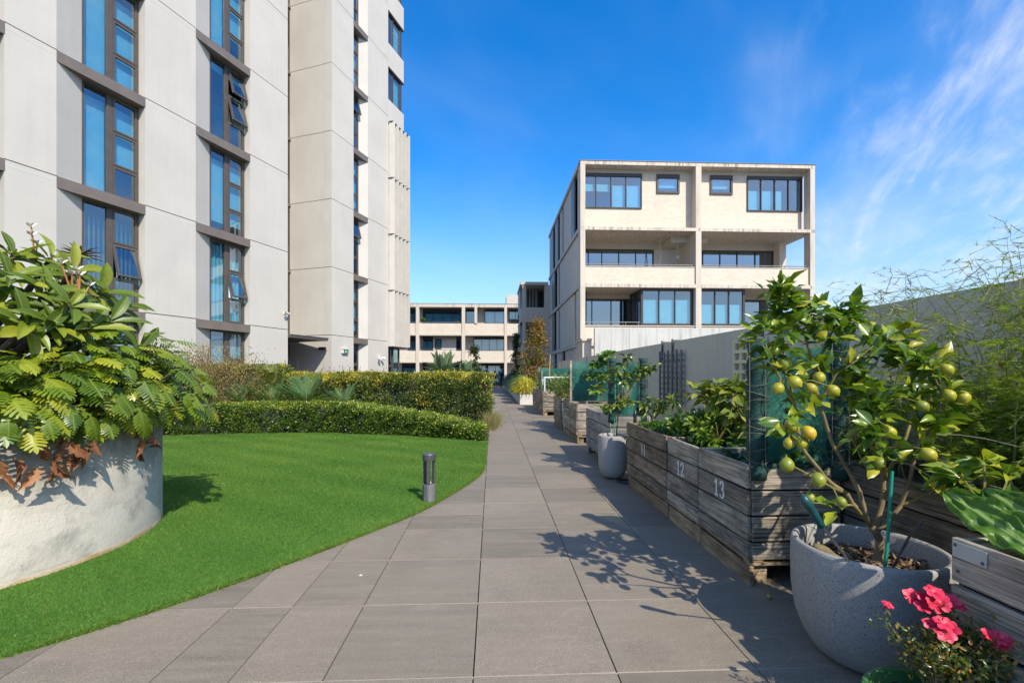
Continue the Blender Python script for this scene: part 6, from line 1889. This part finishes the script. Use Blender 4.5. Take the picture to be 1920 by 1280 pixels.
# ---- two people at the end of the path
M['suit'] = m_noise('dark_suit', (.012, .013, .017), (.022, .023, .028), 20, .8, .1, 60)
M['maroon'] = m_noise('dark_red_jacket', (.06, .014, .016), (.09, .02, .022), 20, .8, .1, 60)
M['skin'] = m_plain('skin', (.50, .30, .21), .5)
M['hairb'] = m_plain('brown_hair', (.05, .028, .016), .6)
M['hairg'] = m_plain('grey_hair', (.22, .2, .18), .6)
def person(label, loc, rz, H, cloth, hair, longhair, armfold):
    o = empty('person', loc, rz, label, 'person')
    k = H / 1.75
    me = bpy.data.meshes.new('body')
    J = {'pel': (0, 0, .95, .14), 'wst': (0, 0, 1.08, .125), 'chs': (0, -.005, 1.28, .15), 'nk0': (0, .0, 1.44, .085), 'nk': (0, -.005, 1.52, .052), 'hd0': (0, -.015, 1.58, .07), 'hd': (0, -.01, 1.66, .092), 'hdt': (0, 0, 1.72, .06)}
    E = [('pel', 'wst'), ('wst', 'chs'), ('chs', 'nk0'), ('nk0', 'nk'), ('nk', 'hd0'), ('hd0', 'hd'), ('hd', 'hdt')]
    for s, n_ in ((-1, 'l'), (1, 'r')):
        J.update({n_ + 'hip': (s * .09, 0, .88, .10), n_ + 'kn': (s * .10, -.01, .48, .062), n_ + 'an': (s * .11, .02, .09, .042), n_ + 'to': (s * .125, -.13, .035, .035),
                  n_ + 'sh': (s * .18, 0, 1.40, .062), n_ + 'el': (s * .235, .02, 1.13, .045)})
        wr_ = (s * .10, -.16, 1.10, .032) if armfold else (s * .25, -.06, .90, .032)
        J[n_ + 'wr'] = wr_
        E += [('pel', n_ + 'hip'), (n_ + 'hip', n_ + 'kn'), (n_ + 'kn', n_ + 'an'), (n_ + 'an', n_ + 'to'), ('nk0', n_ + 'sh'), (n_ + 'sh', n_ + 'el'), (n_ + 'el', n_ + 'wr')]
    names = list(J)
    me.from_pydata([tuple(c * k for c in J[q][:3]) for q in names], [(names.index(a), names.index(b)) for a, b in E], [])
    b = link('body', me, o)
    sk = b.modifiers.new('skin', 'SKIN'); sk.use_smooth_shade = True
    for i, q in enumerate(names):
        sv = me.skin_vertices[0].data[i]
        sv.radius = (J[q][3] * k, J[q][3] * k * (.72 if q in ('pel', 'wst', 'chs') else 1))
        sv.use_root = q == 'pel'
    ss = b.modifiers.new('smooth', 'SUBSURF'); ss.levels = 1; ss.render_levels = 1
    # clothing and skin by height
    m, t, bs = principled('clothed_' + cloth, .8, .2)
    sp = N('ShaderNodeSeparateXYZ', t); tc = N('ShaderNodeTexCoord', t); t.links.new(tc.outputs['Object'], sp.inputs[0])
    c1 = mixc(t, mth(t, 'GREATER_THAN', sp.outputs[2], 1.50 * k), (.016, .017, .02) if cloth == 'suit' else (.075, .016, .018), (.50, .30, .21))
    c1 = mixc(t, mth(t, 'LESS_THAN', sp.outputs[2], .92 * k), c1, (.012, .012, .015))
    t.links.new(c1, bs.inputs['Base Color']); me.materials.append(m)
    hm = MB().ball((0, .012 * k, 1.685 * k), .10 * k, 12, 8, (1, 1.05, .95))
    if longhair: hm.tube([(0, .05 * k, 1.70 * k), (0, .075 * k, 1.55 * k), (0, .07 * k, 1.42 * k)], [.08 * k, .085 * k, .05 * k], 10)
    hm.build('hair', M[hair], o, smooth=True)
    fc = MB()
    for s in (-1, 1): fc.ball((s * .034 * k, -.098 * k, 1.655 * k), .009 * k, 6, 5)
    fc.build('eyes', M['black'], o)
    MB().ball((0, -.104 * k, 1.625 * k), .014 * k, 8, 6, (.8, 1, 1.5)).ball((-.095 * k, .0, 1.64 * k), .022 * k, 6, 5, (.4, 1, 1.4)).ball((.095 * k, 0, 1.64 * k), .022 * k, 6, 5, (.4, 1, 1.4)).build('nose_and_ears', M['skin'], o, smooth=True)
    MB().ball((0, -.092 * k, 1.592 * k), .016 * k, 8, 5, (1.5, .6, .45)).build('mouth', M['maroon'], o, smooth=True)
    for s, n_ in ((-1, 'l'), (1, 'r')):
        w = Vector(J[n_ + 'wr'][:3]) * k; e = Vector(J[n_ + 'el'][:3]) * k
        d = (w - e).normalized(); sd = Vector((0, 1, .2)).cross(d).normalized()
        h = MB(); pc = w + d * .05 * k
        h.tube([w, w + d * .03 * k, w + d * .085 * k], [.026 * k, .036 * k, .034 * k], 8)
        for f in range(4):
            b0 = w + d * .08 * k + sd * (f - 1.5) * .017 * k
            L = (.062, .072, .068, .052)[f] * k
            cu = Vector((-s * .2, .1, -.25))
            h.tube([b0, b0 + d * L * .55, b0 + d * L * .8 + cu * L * .5, b0 + d * L * .9 + cu * L], [.0095 * k, .009 * k, .008 * k, .006 * k], 6)
        b0 = w + d * .025 * k + sd * -.03 * k
        h.tube([b0, b0 + d * .03 * k - sd * .02 * k, b0 + d * .06 * k - sd * .022 * k], [.011 * k, .010 * k, .007 * k], 6)
        h.build('hand', M['skin'], o, smooth=True)
    return o
person('person in a dark red top with long brown hair at the far path end', (.32, 47.6, 0), .5, 1.68, 'maroon', 'hairb', True, False)
person('person in a dark suit facing the person in red at the path end', (.92, 46.2, 0), -1.1, 1.76, 'suit', 'hairg', False, True)
